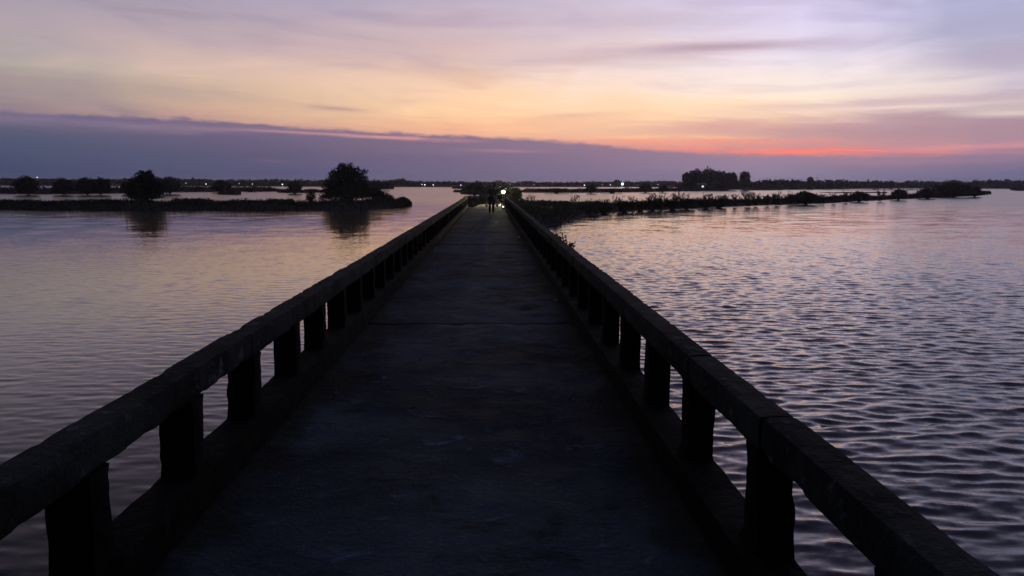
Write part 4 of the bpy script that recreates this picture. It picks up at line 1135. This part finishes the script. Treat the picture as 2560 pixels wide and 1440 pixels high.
def walker(loc, rz):
    root = empty('person', loc, rz)
    tag(root, 'person in grey shirt and dark trousers walking on the bridge, carrying small pale bags', 'person')
    H = 1.0
    J = []; E = []
    def add(p, r, par=None):
        J.append((p, r)); i = len(J) - 1
        if par is not None: E.append((par, i))
        return i
    pel = add((0, 0, 0.83), (0.135, 0.10)); wa = add((0, 0.0, 0.96), (0.115, 0.09), pel); ch = add((0, 0.0, 1.14), (0.14, 0.10), wa)
    sh = add((0, 0, 1.27), (0.10, 0.08), ch); ne = add((0, 0.0, 1.345), 0.05, sh); he = add((0, -0.01, 1.42), (0.072, 0.085), ne); ht = add((0, 0.0, 1.49), (0.078, 0.092), he); tp = add((0, 0.005, 1.545), 0.05, ht)
    hands = []
    for s in (-1, 1):
        a = add((s * 0.16, 0, 1.265), 0.056, sh); el_ = add((s * 0.235, 0.02 * s, 1.02), 0.043, a); wr = add((s * 0.25, -0.05 * s - 0.02, 0.80), 0.028, el_)
        pm = add((s * 0.252, -0.055 * s - 0.025, 0.735), (0.034, 0.022), wr)
        hands.append(Vector((s * 0.252, -0.055 * s - 0.03, 0.70)))
        for k, (dy, ln) in enumerate(((-0.024, 0.052), (-0.008, 0.060), (0.008, 0.056), (0.024, 0.044))):
            q = add((s * 0.254, -0.055 * s - 0.025 + dy, 0.70), 0.0095, pm); q2 = add((s * 0.250, -0.055 * s - 0.025 + dy, 0.70 - ln * 0.55), 0.0085, q); add((s * 0.232, -0.055 * s - 0.025 + dy, 0.70 - ln * 0.6), 0.0075, q2)
        th = add((s * 0.236, -0.055 * s - 0.055, 0.725), 0.011, pm); add((s * 0.225, -0.055 * s - 0.062, 0.695), 0.009, th)
        fy = -0.13 * s
        hp = add((s * 0.082, 0, 0.77), 0.088, pel); kn = add((s * 0.085, fy * 0.75 - 0.03, 0.43), 0.058, hp); an = add((s * 0.082, fy + (0.03 if s > 0 else 0.0), 0.085), 0.040, kn)
        add((s * 0.088, fy - 0.13, 0.035), (0.042, 0.030), add((s * 0.085, fy - 0.03, 0.045), (0.042, 0.035), an))
    me = skin_figure('body', J, E, pel, 1)
    smooth(me)
    me.materials.clear(); link('body', me, M['skin'], root)
    shell('shirt', me, lambda c: 0.86 < c.z < 1.31 and not (abs(c.x) > 0.2 and c.z < 1.02), 0.014, M['shirt'], root)
    shell('trousers', me, lambda c: 0.10 < c.z < 0.88 and abs(c.x) < 0.2, 0.016, M['trousers'], root)
    shell('hair', me, lambda c: c.z > 1.455 and (c.y > -0.03 or c.z > 1.53), 0.010, M['hair'], root)
    f = MB()
    for s in (-1, 1): f.ball((s * 0.03, -0.088, 1.475), 0.010, 6)
    f.build('eyes', M['hair'], root)
    return root, hands
pf = on_z(1229, 535.5, DECK)
wk, hands = walker((pf.x, pf.y, DECK + 0.004), R(4))
M['bag'] = simple('pale plastic bag', (0.75, 0.75, 0.78), 0.5, 0.1, 10)
def bag(label, c, w, h):
    r = empty('carrier_bag', c); tag(r, label, 'bag')
    b = MB(); b.tube([(0, 0, -h), (0, 0, -h * 0.85), (0, 0, -h * 0.5), (0, 0, -h * 0.3)], [w * 0.6, w, w * 0.95, w * 0.35], 8); b.build('sack', M['bag'], r)
    b = MB(); b.tube([(w * .3, 0, -h * 0.33), (w * .15, 0, -h * .1), (0, 0, 0), (-w * .15, 0, -h * .1), (-w * .3, 0, -h * 0.33)], 0.006, 4); b.build('handle', M['bag'], r)
mw = Matrix.Translation(wk.location) @ Matrix.Rotation(R(4), 4, 'Z')
h0 = mw @ hands[0]; h1 = mw @ hands[1]
bag('small pale bag in the hand of the person nearer the left parapet', (h0.x, h0.y, h0.z - 0.02), 0.055, 0.32)
bag('slim pale bag in the hand nearer the right parapet, inner one', (h1.x - 0.03, h1.y - 0.01, h1.z - 0.02), 0.035, 0.33)
bag('fuller pale bag in the hand nearer the right parapet, outer one', (h1.x + 0.045, h1.y, h1.z - 0.02), 0.05, 0.31)

# ------------------------------------------------------------------ motorbike with rider on the dyke path
M['paint'] = simple('dark red paint', (0.06, 0.012, 0.012), 0.3, 0.1, 5)
M['rubber'] = simple('rubber', (0.015, 0.015, 0.015), 0.8, 0.1, 10)
M['steel'] = simple('steel', (0.35, 0.35, 0.35), 0.35, 0.1, 10, metal=1.0)
pm_ = at_dist(1259, 475, 60.0)
mz = 1.11
mot = empty('motorbike', (pm_.x, pm_.y, mz), R(-2)); tag(mot, 'motorbike with its headlight lit, facing the bridge on the dyke path', 'motorbike')
def ring(b, c, r, w, k=20, m=6):
    n = len(b.v)
    for i in range(k):
        a = 2 * math.pi * i / k
        for j in range(m):
            t_ = 2 * math.pi * j / m
            rr = r + w * math.cos(t_)
            b.v.append((c[0] + w * 0.8 * math.sin(t_), c[1] + rr * math.cos(a), c[2] + rr * math.sin(a)))
    for i in range(k):
        for j in range(m):
            i2 = (i + 1) % k; j2 = (j + 1) % m
            b.f.append((n + i * m + j, n + i * m + j2, n + i2 * m + j2, n + i2 * m + j))
for yy in (-0.62, 0.62):
    b = MB(); ring(b, (0, yy, 0.29), 0.25, 0.04); wh = b.build('wheel', M['rubber'], mot); smooth(wh.data)
    b = MB(); ring(b, (0, yy, 0.29), 0.205, 0.014)
    for i in range(6):
        a = math.pi * i / 3; b.tube([(0, yy, 0.29), (0, yy + 0.2 * math.cos(a), 0.29 + 0.2 * math.sin(a))], 0.008, 4)
    b.tube([(-0.06, yy, 0.29), (0.06, yy, 0.29)], 0.03, 8)
    b.build('rim', M['steel'], wh)
b = MB()
for s in (-1, 1): b.tube([(s * 0.07, -0.62, 0.29), (s * 0.07, -0.42, 0.88)], 0.018, 6)
b.build('fork', M['steel'], mot)
b = MB(); b.tube([(-0.33, -0.33, 0.98), (-0.2, -0.38, 1.0), (0, -0.42, 0.96), (0.2, -0.38, 1.0), (0.33, -0.33, 0.98)], 0.014, 6); hb = b.build('handlebar', M['steel'], mot)
for s in (-1, 1):
    b = MB(); b.tube([(s * 0.2, -0.38, 1.0), (s * 0.27, -0.36, 1.16)], 0.006, 4); b.ball((s * 0.28, -0.36, 1.19), 0.05, 8, 0.7); b.build('mirror', M['rubber'], hb)
b = MB(); b.tube([(0, -0.46, 0.95), (0, -0.40, 0.80), (0, -0.25, 0.55), (0, 0.1, 0.42), (0, 0.4, 0.52), (0, 0.8, 0.68)], [0.08, 0.12, 0.13, 0.10, 0.12, 0.06], 8); bd = b.build('fairing', M['paint'], mot); smooth(bd.data)
b = MB(); b.tube([(0, -0.05, 0.72), (0, 0.15, 0.75), (0, 0.45, 0.78), (0, 0.72, 0.80)], [0.07, 0.11, 0.12, 0.08], 8); b.build('seat', M['rubber'], mot)
b = MB(); b.box(-0.09, 0.09, -0.80, -0.45, 0.575, 0.60); b.build('mudguard', M['paint'], mot, bevel=0.01)
b = MB(); b.tube([(0, -0.48, 0.905), (0, -0.58, 0.90)], [0.09, 0.125], 16, cap=False); b.tube([(0, -0.58, 0.90), (0, -0.80, 0.90)], [0.125, 0.125], 16, cap=False); b.tube([(0, -0.47, 0.905), (0, -0.49, 0.905)], 0.09, 16); b.build('headlight', M['rubber'], mot)  # the long front tube is an added hood that blocks sideways light
HL = glow('headlight glow', (1.0, 0.86, 0.45), 9000.0)
b = MB(); b.tube([(0, -0.585, 0.90), (0, -0.595, 0.90)], 0.123, 18); b.build('reflector_glow', glow('lit reflector', (1.0, 0.74, 0.16), 6.0), bpy.data.objects['headlight'])  # disc emits the yellow rim glow round the lens instead of reflecting it
b = MB(); b.tube([(0, -0.60, 0.90), (0, -0.62, 0.90)], 0.066, 16); b.build('headlight_lens', HL, bpy.data.objects['headlight'])
# rider
J = [((0, 0.22, 0.86), (0.13, 0.10)), ((0, 0.20, 1.02), (0.12, 0.09)), ((0, 0.15, 1.20), (0.14, 0.10)), ((0, 0.13, 1.31), (0.10, 0.07)), ((0, 0.11, 1.38), 0.05), ((0, 0.09, 1.46), (0.075, 0.09)), ((0, 0.09, 1.54), (0.08, 0.095)), ((0, 0.09, 1.60), 0.055)]
E = [(i, i + 1) for i in range(7)]
for s in (-1, 1):
    n = len(J)
    J += [((s * 0.17, 0.12, 1.30), 0.055), ((s * 0.25, -0.05, 1.12), 0.042), ((s * 0.29, -0.28, 1.02), 0.03), ((s * 0.30, -0.34, 1.01), 0.034),
          ((s * 0.10, 0.16, 0.84), 0.09), ((s * 0.15, -0.20, 0.74), 0.06), ((s * 0.14, -0.02, 0.36), 0.042), ((s * 0.15, -0.14, 0.28), 0.04)]
    E += [(3, n), (n, n + 1), (n + 1, n + 2), (n + 2, n + 3), (0, n + 4), (n + 4, n + 5), (n + 5, n + 6), (n + 6, n + 7)]
rd = empty('person', (pm_.x, pm_.y, mz), R(-2)); tag(rd, 'person in dark clothes sitting on the motorbike behind its headlight', 'person')
me = skin_figure('body', J, E, 0, 1); smooth(me); me.materials.clear(); link('body', me, M['skin'], rd)
shell('jacket', me, lambda c: 0.92 < c.z < 1.36 and c.y > -0.26, 0.014, M['jacket'], rd)
shell('trousers', me, lambda c: 0.33 < c.z <= 0.96 and abs(c.x) < 0.24, 0.014, M['trousers'], rd)
shell('helmet', me, lambda c: c.z > 1.47, 0.03, M['rubber'], rd)

# ------------------------------------------------------------------ small things on the deck
pk = on_z(1257, 521, DECK)
lm = empty('marker_lamp', (0.90, pk.y, DECK)); tag(lm, 'small white lamp glowing on the deck at the foot of the right parapet', 'lamp')
b = MB(); b.tube([(0, 0, -0.01), (0, 0, 0.05), (0, 0, 0.06)], [0.08, 0.075, 0.05], 10); b.build('base', M['rubber'], lm)
b = MB(); b.ball((0, 0, 0.10), 0.065, 10, 0.9); b.build('lens', glow('marker light', (1, 0.95, 0.9), 1.6), lm)
M['paper'] = simple('pale scrap', (0.5, 0.5, 0.48), 0.8, 0.2, 30)
for lab, px, py, s in (('crumpled pale scrap of litter against the right kerb, farther one', 1296, 598, 0.05), ('tiny pale scrap of litter against the right kerb, nearer one', 1389, 753, 0.022)):
    p = on_z(px, py, DECK); random.seed(int(px))
    bm = bmesh.new(); bmesh.ops.create_icosphere(bm, subdivisions=2, radius=s)
    for v in bm.verts: v.co *= random.uniform(0.6, 1.15); v.co.z *= 1.1
    me = bpy.data.meshes.new('litter'); bm.to_mesh(me); bm.free()
    o = link('litter', me, M['paper']); o.location = (p.x, p.y, DECK + s * 0.8); tag(o, lab, 'litter')
# grit and chips of mortar
M['grit'] = simple('mortar chips', (0.16, 0.16, 0.17), 0.9, 0.5, 3)
V = []; Fs = []
random.seed(3)
for i in range(900):
    y = random.uniform(1.5, 24) if i < 700 else random.uniform(2, 9)
    e = abs(random.gauss(0, 0.35))
    x = random.choice((XL_DECK + e, XR_DECK - e, random.uniform(XL_DECK, XR_DECK)))
    if not XL_DECK < x < XR_DECK: continue
    s = random.uniform(0.004, 0.013) * (1.6 if random.random() < 0.06 else 1); n = len(V)
    z = DECK + 0.004 + 0.007 * nz(x * 0.9, y * 0.7, 1.1)
    for dx, dy, dz in ((1, 0, 0), (-.4, .9, 0), (-.6, -.8, 0), (0.1, 0, 1)):
        V.append((x + dx * s * random.uniform(.6, 1.3), y + dy * s * random.uniform(.6, 1.3), z - 0.004 + dz * s))
    Fs += [(n, n + 1, n + 3), (n + 1, n + 2, n + 3), (n + 2, n, n + 3), (n, n + 2, n + 1)]
me = bpy.data.meshes.new('grit'); me.from_pydata(V, [], Fs); me.update()
tag(link('grit', me, M['grit']), kind='stuff')

# ------------------------------------------------------------------ evening haze over the lake
b = MB(); b.box(-3050, 3050, -1250, 3250, -4.0, 22.0)
hm = bpy.data.materials.new('thin haze'); hm.use_nodes = True
hn = hm.node_tree; hn.nodes.clear()
ho = hn.nodes.new('ShaderNodeOutputMaterial'); hv = hn.nodes.new('ShaderNodeVolumePrincipled')
hv.inputs['Color'].default_value = (0.82, 0.86, 0.98, 1); hv.inputs['Density'].default_value = 0.00020; hv.inputs['Anisotropy'].default_value = 0.75
hn.links.new(hv.outputs[0], ho.inputs['Volume'])
tag(b.build('haze', hm), kind='stuff')
